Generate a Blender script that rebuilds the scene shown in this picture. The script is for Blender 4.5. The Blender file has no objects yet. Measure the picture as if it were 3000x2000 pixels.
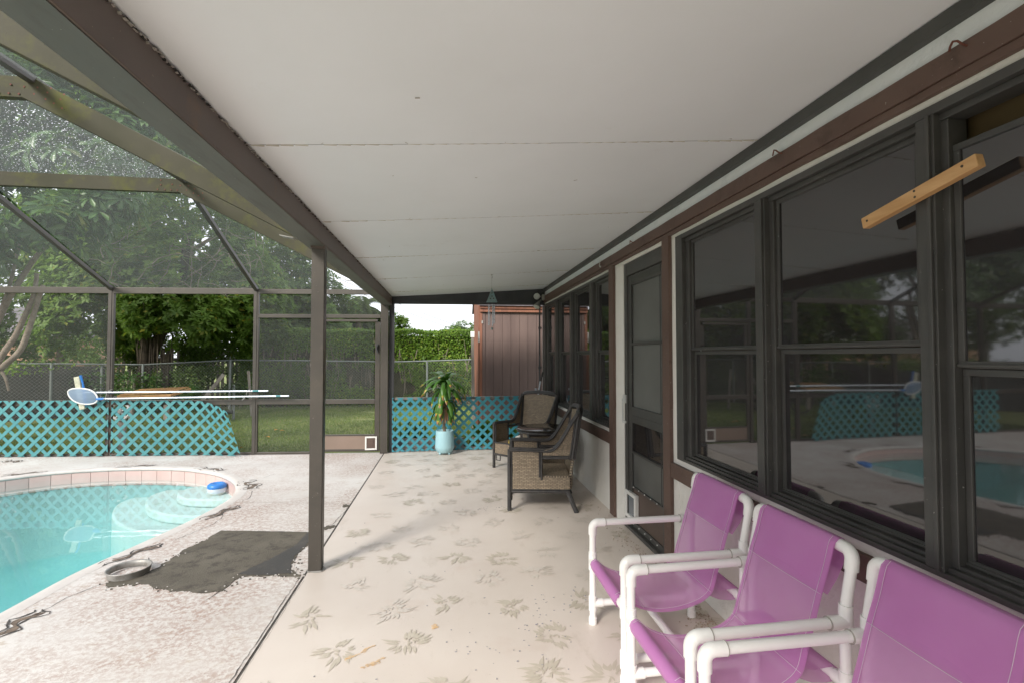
import bpy, math, random
import numpy as np
from mathutils import Vector, Matrix
R = math.radians
random.seed(7); rng = np.random.default_rng(7)
S = bpy.context.scene
COL = S.collection
PI = math.pi

# ------------------------------------------------------------------ camera, sky, sun, exposure
cd = bpy.data.cameras.new('camera'); cam = bpy.data.objects.new('camera', cd); COL.objects.link(cam)
cam.location = (0, 0, 1.40); cd.lens = 17.04; cd.sensor_width = 36; cd.clip_start = .03; cd.clip_end = 500
cam.rotation_euler = (R(90 + 1.6135), 0, R(-7.578)); S.camera = cam
SUN_EL, SUN_AZ = 33, 220            # azimuth clockwise from +Y
w = bpy.data.worlds.new('World'); S.world = w; w.use_nodes = True
wn, wl = w.node_tree.nodes, w.node_tree.links; wn.clear()
sky = wn.new('ShaderNodeTexSky'); sky.sky_type = 'NISHITA'; sky.sun_disc = False
sky.sun_elevation = R(SUN_EL); sky.sun_rotation = R(SUN_AZ); sky.dust_density = 4; sky.air_density = 1.3; sky.ozone_density = 1
tc = wn.new('ShaderNodeTexCoord'); ns = wn.new('ShaderNodeTexNoise'); ns.inputs['Scale'].default_value = 2.2; ns.inputs['Detail'].default_value = 5
mp = wn.new('ShaderNodeMapping'); mp.inputs['Scale'].default_value = (1, 1, 3)
rp = wn.new('ShaderNodeValToRGB'); rp.color_ramp.elements[0].position = .3; rp.color_ramp.elements[0].color = (.72, .72, .72, 1)
rp.color_ramp.elements[1].position = .6; rp.color_ramp.elements[1].color = (.95, .95, .95, 1)
mx = wn.new('ShaderNodeMix'); mx.data_type = 'RGBA'; mx.inputs[7].default_value = (9.6, 9.9, 10.6, 1)
bg = wn.new('ShaderNodeBackground'); bg.inputs[1].default_value = .085; out = wn.new('ShaderNodeOutputWorld')
wl.new(tc.outputs['Generated'], mp.inputs[0]); wl.new(mp.outputs[0], ns.inputs['Vector']); wl.new(ns.outputs['Fac'], rp.inputs[0])
wl.new(rp.outputs[0], mx.inputs[0]); wl.new(sky.outputs[0], mx.inputs[6]); wl.new(mx.outputs[2], bg.inputs[0]); wl.new(bg.outputs[0], out.inputs[0])
sd = bpy.data.lights.new('sun', 'SUN'); so = bpy.data.objects.new('sun', sd); COL.objects.link(so)
sd.energy = 3.0; sd.angle = R(16); sd.color = (1, .95, .87)
az, el = R(SUN_AZ), R(SUN_EL)
sdir = Vector((math.sin(az) * math.cos(el), math.cos(az) * math.cos(el), math.sin(el)))
so.rotation_euler = sdir.to_track_quat('Z', 'Y').to_euler(); so.location = sdir * 20
S.view_settings.view_transform = 'Standard'; S.view_settings.look = 'None'; S.view_settings.gamma = 1
S.view_settings.use_curve_mapping = False; S.view_settings.exposure = 1.08
S.cycles.use_denoising = True; S.cycles.max_bounces = 10; S.cycles.diffuse_bounces = 6; S.cycles.transparent_max_bounces = 16
S.cycles.sample_clamp_indirect = 8; S.cycles.caustics_reflective = False; S.cycles.caustics_refractive = False

# ------------------------------------------------------------------ helpers
class MB:
    def __init__(s): s.v = []; s.f = []; s.sm = []; s.uv = []; s.hasuv = False
    def add(s, vs, fs, smooth=False, uv=None):
        b = len(s.v); s.v += [tuple(p) for p in vs]
        for i, f in enumerate(fs):
            s.f.append([b + k for k in f]); s.sm.append(smooth)
            if uv is not None: s.hasuv = True; s.uv.append([uv[k] for k in f])
            else: s.uv.append([(0, 0)] * len(f))
        return s
    def box(s, x0, x1, y0, y1, z0, z1):
        x0, x1 = min(x0, x1), max(x0, x1); y0, y1 = min(y0, y1), max(y0, y1); z0, z1 = min(z0, z1), max(z0, z1)
        v = [(x, y, z) for z in (z0, z1) for y in (y0, y1) for x in (x0, x1)]
        return s.add(v, [(0, 2, 3, 1), (4, 5, 7, 6), (0, 1, 5, 4), (2, 6, 7, 3), (0, 4, 6, 2), (1, 3, 7, 5)])
    def bar(s, a, b, w, h, up=(0, 0, 1)):          # rectangular bar between two points, w sideways, h along up
        a, b, up = Vector(a), Vector(b), Vector(up); d = (b - a).normalized(); sd = d.cross(up).normalized(); u = sd.cross(d).normalized()
        v = [p + sd * i * w / 2 + u * j * h / 2 for p in (a, b) for (i, j) in ((-1, -1), (1, -1), (1, 1), (-1, 1))]
        return s.add(v, [(0, 1, 2, 3)[::-1], (4, 5, 6, 7), (0, 1, 5, 4), (1, 2, 6, 5), (2, 3, 7, 6), (3, 0, 4, 7)])
    def hexa(s, v):                                 # 8 points: bottom 4 ccw, top 4 ccw
        return s.add(v, [(3, 2, 1, 0), (4, 5, 6, 7), (0, 1, 5, 4), (1, 2, 6, 5), (2, 3, 7, 6), (3, 0, 4, 7)])
    def tube(s, pts, r, n=10, cap=True, smooth=True):
        pts = [Vector(p) for p in pts]; m = len(pts)
        rs = r if isinstance(r, (list, tuple)) else [r] * m
        d0 = (pts[1] - pts[0]).normalized(); u = d0.orthogonal().normalized(); vs = []
        for i, p in enumerate(pts):
            d = (pts[min(i + 1, m - 1)] - pts[max(i - 1, 0)])
            d = d.normalized() if d.length > 1e-9 else d0
            u = (u - d * u.dot(d)); u = u.normalized() if u.length > 1e-6 else d.orthogonal().normalized(); wv = d.cross(u)
            for k in range(n):
                a = 2 * PI * k / n; vs.append(p + (u * math.cos(a) + wv * math.sin(a)) * rs[i])
        fs = [(i * n + k, i * n + (k + 1) % n, (i + 1) * n + (k + 1) % n, (i + 1) * n + k) for i in range(m - 1) for k in range(n)]
        s.add(vs, fs, smooth)
        if cap: s.add(vs[:n], [tuple(range(n))[::-1]]); s.add(vs[-n:], [tuple(range(n))])
        return s
    def lathe(s, c, prof, n=32, smooth=True):       # prof (r, z)
        vs = [(c[0] + r * math.cos(2 * PI * k / n), c[1] + r * math.sin(2 * PI * k / n), c[2] + z) for r, z in prof for k in range(n)]
        fs = [(i * n + k, i * n + (k + 1) % n, (i + 1) * n + (k + 1) % n, (i + 1) * n + k) for i in range(len(prof) - 1) for k in range(n)]
        return s.add(vs, fs, smooth)
    def prism(s, poly, z0, z1):
        n = len(poly); vs = [(x, y, z0) for x, y in poly] + [(x, y, z1) for x, y in poly]
        return s.add(vs, [tuple(range(n))[::-1], tuple(range(n, 2 * n))] + [(k, (k + 1) % n, n + (k + 1) % n, n + k) for k in range(n)])
    def sheet(s, grid, th=0, uvs=(1, 1), smooth=True):   # grid[i][j] points; thickness along normals
        a, b = len(grid), len(grid[0]); P = [[Vector(p) for p in r] for r in grid]; top, bot, uv = [], [], []
        lu = [0]; 
        for i in range(1, a): lu.append(lu[-1] + (P[i][b // 2] - P[i - 1][b // 2]).length)
        for i in range(a):
            lv = 0
            for j in range(b):
                if j: lv += (P[i][j] - P[i][j - 1]).length
                di = P[min(i + 1, a - 1)][j] - P[max(i - 1, 0)][j]; dj = P[i][min(j + 1, b - 1)] - P[i][max(j - 1, 0)]
                n = di.cross(dj); n = n.normalized() if n.length > 1e-9 else Vector((0, 0, 1))
                top.append(P[i][j] + n * th / 2); bot.append(P[i][j] - n * th / 2); uv.append((lv * uvs[0], lu[i] * uvs[1]))
        f = [(i * b + j, (i + 1) * b + j, (i + 1) * b + j + 1, i * b + j + 1) for i in range(a - 1) for j in range(b - 1)]
        s.add(top, f, smooth, uv)
        if th:
            s.add(bot, [q[::-1] for q in f], smooth, uv)
            ring = [(0, j) for j in range(b)] + [(i, b - 1) for i in range(1, a)] + [(a - 1, j) for j in range(b - 2, -1, -1)] + [(i, 0) for i in range(a - 2, 0, -1)]
            idx = [i * b + j for i, j in ring]; n = len(idx); vs = [top[i] for i in idx] + [bot[i] for i in idx]
            s.add(vs, [(k, (k + 1) % n, n + (k + 1) % n, n + k) for k in range(n)], False, [uv[i] for i in idx] * 2)
        return s
    def build(s, name, mat, parent=None, bev=0, origin=None, local=False, kind=None):
        org = Vector((0, 0, 0)) if (parent is None or local) else Vector(parent.get('_o', (0, 0, 0)))
        if origin is not None and parent is None: org = Vector(origin)
        me = bpy.data.meshes.new(name)
        me.from_pydata([tuple(Vector(p) - org) for p in s.v], [], s.f)
        me.polygons.foreach_set('use_smooth', s.sm)
        if s.hasuv:
            ul = me.uv_layers.new(name='UVMap'); ul.data.foreach_set('uv', [c for f in s.uv for q in f for c in q])
        me.materials.append(mat); me.update()
        o = bpy.data.objects.new(name, me); COL.objects.link(o)
        if parent is not None: o.parent = parent; o['_o'] = tuple(org)
        else: o.location = org; o['_o'] = tuple(org)
        if bev:
            b = o.modifiers.new('bevel', 'BEVEL'); b.width = bev; b.segments = 2; b.limit_method = 'ANGLE'; b.angle_limit = R(50); b.harden_normals = False
        if kind: o['kind'] = kind
        return o

def tag(o, label=None, cat=None, group=None, kind=None):
    if label: o['label'] = label
    if cat: o['category'] = cat
    if group: o['group'] = group
    if kind: o['kind'] = kind
    return o
def empty(name, loc, label, cat, group=None):
    o = bpy.data.objects.new(name, None); COL.objects.link(o); o.location = loc; o['_o'] = tuple(loc); o.empty_display_size = .1
    return tag(o, label, cat, group)
def copy_tree(o, parent=None):
    c = o.copy(); COL.objects.link(c); c.parent = parent
    for ch in list(o.children): copy_tree(ch, c)
    return c
def inst(o, name, parent, loc, rot=(0, 0, 0), scale=(1, 1, 1)):
    c = bpy.data.objects.new(name, o.data if hasattr(o, 'data') else o); COL.objects.link(c); c.parent = parent
    c.location = loc; c.rotation_euler = rot; c.scale = scale; return c

# ------------------------------------------------------------------ materials
def newmat(name):
    m = bpy.data.materials.new(name); m.use_nodes = True; nt = m.node_tree; nt.nodes.clear()
    o = nt.nodes.new('ShaderNodeOutputMaterial'); p = nt.nodes.new('ShaderNodeBsdfPrincipled'); nt.links.new(p.outputs[0], o.inputs[0])
    return m, nt, p, o
def nd(nt, t, **k):
    n = nt.nodes.new(t)
    for a, b in k.items():
        if a.startswith('i_'):
            key = a[2:]; key = int(key) if key.isdigit() else key.replace('_', ' ')
            n.inputs[key].default_value = b
        else: setattr(n, a, b)
    return n
def ramp(nt, src, p0, p1, c0=(0, 0, 0, 1), c1=(1, 1, 1, 1)):
    r = nt.nodes.new('ShaderNodeValToRGB'); e = r.color_ramp.elements; e[0].position, e[1].position = p0, p1; e[0].color, e[1].color = c0, c1
    nt.links.new(src, r.inputs[0]); return r.outputs[0]
def noise(nt, scale, detail=4, rough=.55, vec=None, sc=None, dist=0):
    n = nd(nt, 'ShaderNodeTexNoise', i_Scale=scale, i_Detail=detail, i_Roughness=rough, i_Distortion=dist)
    if vec is None: vec = nd(nt, 'ShaderNodeTexCoord').outputs['Object']
    if sc:
        m = nd(nt, 'ShaderNodeMapping', i_Scale=sc); nt.links.new(vec, m.inputs[0]); vec = m.outputs[0]
    nt.links.new(vec, n.inputs['Vector']); return n.outputs['Fac']
def mixc(nt, fac, a, b):
    m = nd(nt, 'ShaderNodeMix', data_type='RGBA')
    for i, x in ((0, fac), (6, a), (7, b)):
        if hasattr(x, 'links'): nt.links.new(x, m.inputs[i])
        else: m.inputs[i].default_value = x if i == 0 else (*x, 1) if len(x) == 3 else x
    return m.outputs[2]
def bump(nt, p, h, strength=.2, dist=.005):
    b = nd(nt, 'ShaderNodeBump', i_Strength=strength, i_Distance=dist); nt.links.new(h, b.inputs['Height']); nt.links.new(b.outputs[0], p.inputs['Normal'])
def simple(name, c1, c2=None, rough=.6, scale=6, bs=80, bstr=.15, bd=.003, metal=0, dirt=None, dirt_at=(.55, .75), spots=None, sc=None):
    m, nt, p, o = newmat(name)
    c2 = c2 or tuple(x * .8 for x in c1)
    col = mixc(nt, ramp(nt, noise(nt, scale, 5, sc=sc), .35, .65), c1, c2)
    if dirt: col = mixc(nt, ramp(nt, noise(nt, scale * 2.3, 7, .7, sc=sc), *dirt_at), col, dirt)
    if spots: col = mixc(nt, ramp(nt, noise(nt, 95, 2, .5), .74, .78), col, spots)
    nt.links.new(col, p.inputs['Base Color']); p.inputs['Roughness'].default_value = rough; p.inputs['Metallic'].default_value = metal
    if bstr: bump(nt, p, noise(nt, bs, 4, .6, sc=sc), bstr, bd)
    return m

def leafmat(name, ca, cb, cy, trans=.35, rough=.5):
    m, nt, p, o = newmat(name)
    at = nd(nt, 'ShaderNodeAttribute', attribute_name='tone')
    col = mixc(nt, at.outputs['Fac'], ca, cb)
    col = mixc(nt, ramp(nt, at.outputs['Fac'], .93, .97), col, cy)
    col = mixc(nt, ramp(nt, noise(nt, .9, 3), .35, .7), col, tuple(x * .6 for x in ca))
    nt.links.new(col, p.inputs['Base Color']); p.inputs['Roughness'].default_value = rough; p.inputs['Specular IOR Level'].default_value = .35
    t = nd(nt, 'ShaderNodeBsdfTranslucent'); tcol = mixc(nt, .5, col, (.12, .22, .02)); nt.links.new(tcol, t.inputs[0])
    mx = nd(nt, 'ShaderNodeMixShader', i_0=trans); nt.links.new(p.outputs[0], mx.inputs[1]); nt.links.new(t.outputs[0], mx.inputs[2]); nt.links.new(mx.outputs[0], o.inputs[0])
    return m

M = {}
M['bronze'] = simple('bronze_aluminium', (.060, .054, .046), (.078, .068, .057), .42, 3, 120, .08, metal=.25, dirt=(.10, .085, .068), dirt_at=(.55, .8), spots=(.3, .28, .25))
M['beam'] = simple('weathered_beam', (.046, .045, .028), (.066, .061, .043), .6, 1.6, 60, .15, dirt=(.085, .088, .022), dirt_at=(.50, .72), spots=(.02, .018, .014))
for n_ in M['beam'].node_tree.nodes:
    if n_.type == 'BSDF_PRINCIPLED': n_.inputs['Specular IOR Level'].default_value = .12
M['gutter'] = simple('gutter_bronze', (.095, .072, .062), (.118, .088, .074), .45, 2.2, 50, .1, dirt=(.15, .085, .045), dirt_at=(.58, .78), spots=(.25, .2, .15))
M['gutterbot'] = simple('grey_green_underside', (.085, .09, .075), (.11, .112, .095), .55, 2.5, 60, .1, dirt=(.06, .055, .045), dirt_at=(.5, .75), spots=(.3, .3, .26), sc=(3, .5, 1))
M['gutter2'] = simple('gutter_grey', (.075, .08, .07), (.095, .1, .088), .5, 3, 70, .1, dirt=(.05, .05, .045))
M['darkpost'] = simple('dark_post', (.028, .03, .034), (.045, .046, .05), .55, 5, 60, .15)
M['black'] = simple('dark_window_frame', (.048, .048, .046), (.064, .063, .059), .45, 6, 90, .12, spots=(.45, .45, .42))
M['brown'] = simple('brown_trim_paint', (.098, .060, .047), (.118, .074, .058), .6, 3, 30, .35, .004, dirt=(.05, .03, .022), spots=(.4, .38, .34))
M['stucco'] = simple('white_stucco', (.74, .73, .69), (.68, .67, .63), .8, 2, 22, .7, .012, dirt=(.52, .49, .43), dirt_at=(.66, .85))
M['bluestucco'] = simple('pale_blue_plaster', (.74, .78, .79), (.78, .81, .81), .7, 3, 26, .6, .008, dirt=(.60, .64, .64))
M['whitepvc'] = simple('white_pvc', (.87, .87, .85), (.83, .83, .80), .28, 5, 30, .03, dirt=(.66, .62, .54), dirt_at=(.68, .88))
M['whiteplastic'] = simple('white_plastic', (.75, .75, .72), (.68, .68, .66), .35, 8, 60, .03)
M['tealslat'] = simple('teal_lattice_paint', (.05, .215, .235), (.075, .26, .275), .5, 3, 70, .12, dirt=(.12, .26, .25), dirt_at=(.55, .75))
M['blueslat'] = simple('blue_teal_lattice_paint', (.045, .24, .32), (.03, .20, .24), .5, 1.6, 70, .12)
M['lattgrey'] = simple('grey_rail', (.14, .13, .12), (.2, .19, .17), .7)
M['shed'] = simple('brown_shed_siding', (.105, .070, .062), (.130, .088, .077), .75, 3, 60, .35, .004, dirt=(.17, .10, .08), dirt_at=(.62, .85), sc=(3, 3, .35))
M['redwood'] = simple('red_stained_wood', (.23, .095, .055), (.16, .066, .042), .75, 5, 80, .5, .004, dirt=(.08, .04, .03), dirt_at=(.6, .72), sc=(3, 3, .3))
M['shingle'] = simple('grey_shingle', (.16, .145, .155), (.10, .09, .10), .9, 30, 90, .5)
M['pine'] = simple('new_pine_wood', (.58, .36, .17), (.47, .27, .11), .6, 5, 70, .3, .002, dirt=(.33, .17, .07), dirt_at=(.68, .76), sc=(12, 1, 9))
M['oldwood'] = simple('grey_weathered_wood', (.30, .27, .23), (.19, .165, .14), .85, 5, 60, .5, .004, sc=(4, 4, .4))
M['pot'] = simple('pale_blue_glaze', (.30, .50, .56), (.33, .53, .58), .35, 3, 40, .03)
M['soil'] = simple('soil', (.05, .035, .025), (.03, .02, .015), .95, 20, 90, .6)
M['dracaena'] = None
M['bark'] = simple('bark', (.17, .13, .10), (.25, .21, .16), .9, 9, 40, .7, .01, dirt=(.08, .07, .05))
M['darkbark'] = simple('dark_bark', (.055, .042, .032), (.10, .08, .055), .95, 8, 30, .8, .02)
M['cane'] = simple('dark_rattan_pole', (.020, .020, .022), (.045, .042, .04), .45, 16, 120, .4, .002, dirt=(.13, .11, .085), dirt_at=(.60, .8), sc=(1, 1, 1))
M['chrome'] = simple('brushed_metal', (.55, .57, .6), (.48, .5, .52), .25, 6, 60, .02, metal=1)
M['alu'] = simple('aluminium_pole', (.62, .68, .74), (.55, .6, .66), .35, 3, 60, .02, metal=.6)
M['galv'] = simple('galvanised_metal', (.42, .41, .39), (.28, .27, .25), .5, 14, 60, .15, metal=.5, dirt=(.2, .17, .13))
M['fencepipe'] = simple('galvanised_pipe', (.20, .22, .21), (.14, .155, .15), .5, 6, 40, .1, metal=.3)
M['blueplastic'] = simple('blue_plastic', (.035, .22, .62), (.03, .18, .55), .35, 5, 40, .03)
M['verdigris'] = simple('verdigris_metal', (.16, .27, .28), (.22, .30, .30), .6, 40, 90, .4, .003, dirt=(.06, .08, .08))
M['whitepaint'] = simple('white_lamp', (.6, .62, .6), (.45, .46, .45), .5)
M['rust'] = simple('rusty_hook', (.16, .05, .03), (.09, .03, .02), .8)
M['tile'] = simple('pink_pool_tile', (.60, .42, .39), (.64, .47, .44), .3, 4, 60, .05, dirt=(.42, .26, .23), dirt_at=(.68, .8))
M['grout'] = simple('grout', (.50, .36, .33), (.44, .31, .28), .8)
M['asphaltpatch'] = simple('bare_dark_concrete', (.095, .083, .064), (.13, .115, .09), .85, 4, 110, .8, .006, dirt=(.065, .056, .045), dirt_at=(.5, .62), spots=(.2, .18, .16))
M['crackbrown'] = simple('exposed_brown_concrete', (.19, .145, .11), (.10, .075, .06), .9, 22, 60, .6)
M['crackdark'] = simple('dark_crack', (.035, .032, .03), (.09, .08, .075), .9, 40, 60, .6)
M['joint'] = simple('joint_filler', (.05, .045, .04), (.12, .11, .10), .9, 25)
M['leafprint'] = simple('faded_olive_print', (.475, .43, .355), (.52, .475, .395), .45, 9, 60, .05, dirt=(.53, .48, .41), dirt_at=(.50, .62))
M['orangestain'] = simple('rust_stain', (.62, .42, .22), (.64, .50, .36), .6, 30)
M['speck'] = simple('dark_specks', (.24, .24, .28), (.36, .34, .36), .7, 30)
M['mould'] = simple('mildew', (.30, .23, .17), (.44, .36, .29), .8, 30)
M['vent'] = simple('bare_metal', (.3, .3, .3))
M['yellowbag'] = simple('yellow_packet', (.75, .48, .02), (.7, .6, .1), .4, 20)
M['whitepaper'] = simple('white_paper', (.7, .7, .66), (.6, .6, .55), .6, 20)
M['curtain'] = simple('brown_interior', (.14, .095, .04), (.10, .07, .03), .9, 3)
M['orangeleaf'] = simple('fallen_leaf', (.55, .28, .03), (.4, .25, .03), .7, 9)
M['orangewood'] = simple('orange_slats', (.40, .24, .10), (.28, .15, .06), .7, 7, dirt=(.12, .07, .03))
M['rubber'] = simple('black_rubber', (.02, .02, .02), (.04, .04, .035), .7)
M['housewall'] = simple('terracotta_wall', (.42, .24, .16), (.5, .32, .22), .85, 4)
M['tanwall'] = simple('tan_wall', (.45, .38, .27), (.4, .33, .23), .85, 4)
M['roofdark'] = simple('grey_roof_tiles', (.10, .095, .10), (.14, .13, .13), .85, 1, 14, .8, .03)
M['wire'] = simple('cable', (.05, .05, .06))
M['stitch'] = simple('thread', (.72, .62, .70), (.6, .5, .6), .7)

# patio slab, pool deck, ceiling
def mk_patio():
    m, nt, p, o = newmat('painted_patio_floor')
    c = mixc(nt, ramp(nt, noise(nt, .9, 6), .35, .68), (.635, .575, .52), (.57, .505, .45))
    c = mixc(nt, ramp(nt, noise(nt, 5, 8, .7, sc=(1, .4, 1)), .58, .8), c, (.49, .425, .36))
    c = mixc(nt, ramp(nt, noise(nt, 70, 3, .6), .66, .74), c, (.50, .445, .385))
    c = mixc(nt, ramp(nt, noise(nt, 2.4, 5, .6), .60, .72), c, (.58, .50, .44))
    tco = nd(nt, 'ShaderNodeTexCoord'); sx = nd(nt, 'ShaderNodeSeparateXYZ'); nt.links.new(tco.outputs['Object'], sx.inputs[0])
    # warmer, darker towards the house wall: light falloff painted in, mottled with grime
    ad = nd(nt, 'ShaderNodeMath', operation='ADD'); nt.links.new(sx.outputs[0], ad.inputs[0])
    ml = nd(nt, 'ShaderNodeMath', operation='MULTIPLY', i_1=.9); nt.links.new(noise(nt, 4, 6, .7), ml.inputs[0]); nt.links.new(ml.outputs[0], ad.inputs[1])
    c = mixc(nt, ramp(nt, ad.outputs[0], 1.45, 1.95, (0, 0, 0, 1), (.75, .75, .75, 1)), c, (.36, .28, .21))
    nt.links.new(c, p.inputs['Base Color'])
    rg = nd(nt, 'ShaderNodeMapRange', i_To_Min=.30, i_To_Max=.55); nt.links.new(noise(nt, 3, 5), rg.inputs[0]); nt.links.new(rg.outputs[0], p.inputs['Roughness'])
    bump(nt, p, noise(nt, 160, 5, .7), .12, .002); return m
def mk_deck():
    m, nt, p, o = newmat('worn_deck_coating')
    big = ramp(nt, noise(nt, .8, 6, .7), .38, .60)
    fine = ramp(nt, noise(nt, 34, 10, .82, dist=.3), .46, .54)
    mul = nd(nt, 'ShaderNodeMath', operation='MULTIPLY'); nt.links.new(big, mul.inputs[0]); nt.links.new(fine, mul.inputs[1])
    c = mixc(nt, ramp(nt, noise(nt, 1.3, 6), .4, .65), (.62, .60, .575), (.55, .52, .49))
    c = mixc(nt, ramp(nt, noise(nt, 9, 8, .75, sc=(1, 2.2, 1)), .56, .66), c, (.46, .395, .33))
    c = mixc(nt, mul.outputs[0], c, (.37, .275, .235))
    c = mixc(nt, ramp(nt, noise(nt, 26, 8, .8), .60, .66), c, (.34, .28, .24))
    nt.links.new(c, p.inputs['Base Color']); p.inputs['Roughness'].default_value = .75
    bump(nt, p, noise(nt, 75, 7, .75), .5, .004); return m
M['patio'] = mk_patio(); M['deck'] = mk_deck()
M['coping'] = simple('pool_coping', (.62, .59, .56), (.54, .50, .47), .6, 6, 50, .25, dirt=(.5, .42, .34), dirt_at=(.62, .8))
M['ceiling'] = simple('white_ceiling_panel', (.78, .815, .835), (.74, .775, .79), .65, 1.2, 130, .2, .002, dirt=(.66, .67, .66), dirt_at=(.64, .9), spots=None)
M['edgeangle'] = simple('grey_angle_trim', (.05, .052, .048), (.065, .066, .06), .5, 5)

def mk_lawn():
    m, nt, p, o = newmat('lawn_ground')
    c = mixc(nt, ramp(nt, noise(nt, .8, 5), .35, .65), (.13, .18, .04), (.19, .215, .06))
    c = mixc(nt, ramp(nt, noise(nt, 30, 6, .7), .5, .7), c, (.20, .17, .08))
    nt.links.new(c, p.inputs['Base Color']); p.inputs['Roughness'].default_value = .95
    bump(nt, p, noise(nt, 60, 5, .7), 1, .03); return m
M['lawn'] = mk_lawn()
M['grassblade'] = leafmat('grass_blade', (.14, .21, .04), (.24, .31, .075), (.38, .33, .12), .35, .6)

# window glass: tinted pane over a dark room; insect screen; door screen
def mk_glass():
    m, nt, p, o = newmat('tinted_window_glass')
    p.inputs['Base Color'].default_value = (.020, .019, .020, 1); p.inputs['Roughness'].default_value = .015; p.inputs['IOR'].default_value = 1.9
    f = noise(nt, 1.2, 2); bump(nt, p, f, .05, .01)
    rg = nd(nt, 'ShaderNodeMapRange', i_To_Min=.01, i_To_Max=.05); nt.links.new(noise(nt, 6, 4), rg.inputs[0]); nt.links.new(rg.outputs[0], p.inputs['Roughness'])
    return m
M['glass'] = mk_glass()
M['doorscreen'] = simple('door_insect_screen', (.105, .108, .102), (.125, .13, .122), .55, 3, 200, .1)
def mk_screen(name, alpha, col, wet=False):
    m, nt, p, o = newmat(name); nt.nodes.remove(p)
    d = nd(nt, 'ShaderNodeBsdfDiffuse', i_Color=(*col, 1)); t = nd(nt, 'ShaderNodeBsdfTranslucent', i_Color=(*col, 1)); a = nd(nt, 'ShaderNodeMixShader', i_0=.5)
    nt.links.new(d.outputs[0], a.inputs[1]); nt.links.new(t.outputs[0], a.inputs[2]); tr = nd(nt, 'ShaderNodeBsdfTransparent')
    mx = nd(nt, 'ShaderNodeMixShader')
    rg = nd(nt, 'ShaderNodeMapRange', i_To_Min=alpha * .8, i_To_Max=alpha * 1.25); nt.links.new(noise(nt, 1.5, 5), rg.inputs[0]); fac = rg.outputs[0]
    if wet:       # rain drops and debris on the mesh, their sparkle painted as white specks
        dr = nd(nt, 'ShaderNodeBsdfTranslucent', i_Color=(.95, .97, 1, 1)); m2 = nd(nt, 'ShaderNodeMixShader')
        s1 = ramp(nt, noise(nt, 80, 1, .5), .69, .72)
        s2 = ramp(nt, noise(nt, 2.2, 4, .6), .66, .70); s3 = ramp(nt, noise(nt, 14, 5, .7), .52, .6)
        ml = nd(nt, 'ShaderNodeMath', operation='MULTIPLY'); nt.links.new(s2, ml.inputs[0]); nt.links.new(s3, ml.inputs[1])
        mxx = nd(nt, 'ShaderNodeMath', operation='MAXIMUM'); nt.links.new(s1, mxx.inputs[0]); nt.links.new(ml.outputs[0], mxx.inputs[1])
        nt.links.new(tr.outputs[0], mx.inputs[1]); nt.links.new(a.outputs[0], mx.inputs[2]); nt.links.new(fac, mx.inputs[0])
        nt.links.new(mxx.outputs[0], m2.inputs[0]); nt.links.new(mx.outputs[0], m2.inputs[1]); nt.links.new(dr.outputs[0], m2.inputs[2]); nt.links.new(m2.outputs[0], o.inputs[0])
    else:
        nt.links.new(fac, mx.inputs[0]); nt.links.new(tr.outputs[0], mx.inputs[1]); nt.links.new(a.outputs[0], mx.inputs[2]); nt.links.new(mx.outputs[0], o.inputs[0])
    return m
M['screen'] = mk_screen('wall_insect_screen', .20, (.22, .23, .22)); M['roofscreen'] = mk_screen('roof_insect_screen', .26, (.34, .36, .35), True)
M['slopescreen'] = mk_screen('slope_insect_screen', .22, (.34, .36, .33))
M['netmesh'] = mk_screen('net_mesh', .75, (.40, .52, .68))
def mk_sling():
    m, nt, p, o = newmat('magenta_sling_mesh')
    c = mixc(nt, ramp(nt, noise(nt, 3, 4), .35, .65), (.66, .27, .62), (.72, .34, .69))
    wv = nd(nt, 'ShaderNodeTexWave', wave_type='BANDS', bands_direction='X', i_Scale=160.0, i_Distortion=1.0); nt.links.new(nd(nt, 'ShaderNodeTexCoord').outputs['UV'], wv.inputs[0])
    bump(nt, p, wv.outputs['Fac'], .12, .001)
    nt.links.new(c, p.inputs['Base Color']); p.inputs['Roughness'].default_value = .6; p.inputs['Sheen Weight'].default_value = .15
    t = nd(nt, 'ShaderNodeBsdfTranslucent', i_Color=(.74, .32, .64, 1)); a = nd(nt, 'ShaderNodeMixShader', i_0=.3); nt.links.new(p.outputs[0], a.inputs[1]); nt.links.new(t.outputs[0], a.inputs[2])
    tr = nd(nt, 'ShaderNodeBsdfTransparent'); mx = nd(nt, 'ShaderNodeMixShader', i_0=.70); nt.links.new(tr.outputs[0], mx.inputs[1]); nt.links.new(a.outputs[0], mx.inputs[2]); nt.links.new(mx.outputs[0], o.inputs[0])
    return m
M['sling'] = mk_sling()
def mk_weave():
    m, nt, p, o = newmat('woven_rattan')
    uv = nd(nt, 'ShaderNodeTexCoord').outputs['UV']
    b = nd(nt, 'ShaderNodeTexBrick', offset=.5, i_Scale=1.0, i_Mortar_Size=.0020, i_Mortar_Smooth=.6, i_Bias=-.1)
    b.inputs['Brick Width'].default_value = .042; b.inputs['Row Height'].default_value = .0125
    b.inputs['Color1'].default_value = (.44, .35, .25, 1); b.inputs['Color2'].default_value = (.27, .21, .15, 1); b.inputs['Mortar'].default_value = (.02, .017, .014, 1)
    nt.links.new(uv, b.inputs['Vector'])
    n = ramp(nt, noise(nt, 70, 4, .7), .35, .7); c = mixc(nt, n, b.outputs['Color'], (.17, .14, .10))
    nt.links.new(c, p.inputs['Base Color']); p.inputs['Roughness'].default_value = .55
    iv = nd(nt, 'ShaderNodeMath', operation='SUBTRACT', i_0=1.0); nt.links.new(b.outputs['Fac'], iv.inputs[1]); bump(nt, p, iv.outputs[0], .9, .004); return m
M['weave'] = mk_weave()
M['tableglass'] = simple('dark_table_glass', (.03, .026, .022), (.05, .042, .034), .12, 30, 90, .03)
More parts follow.
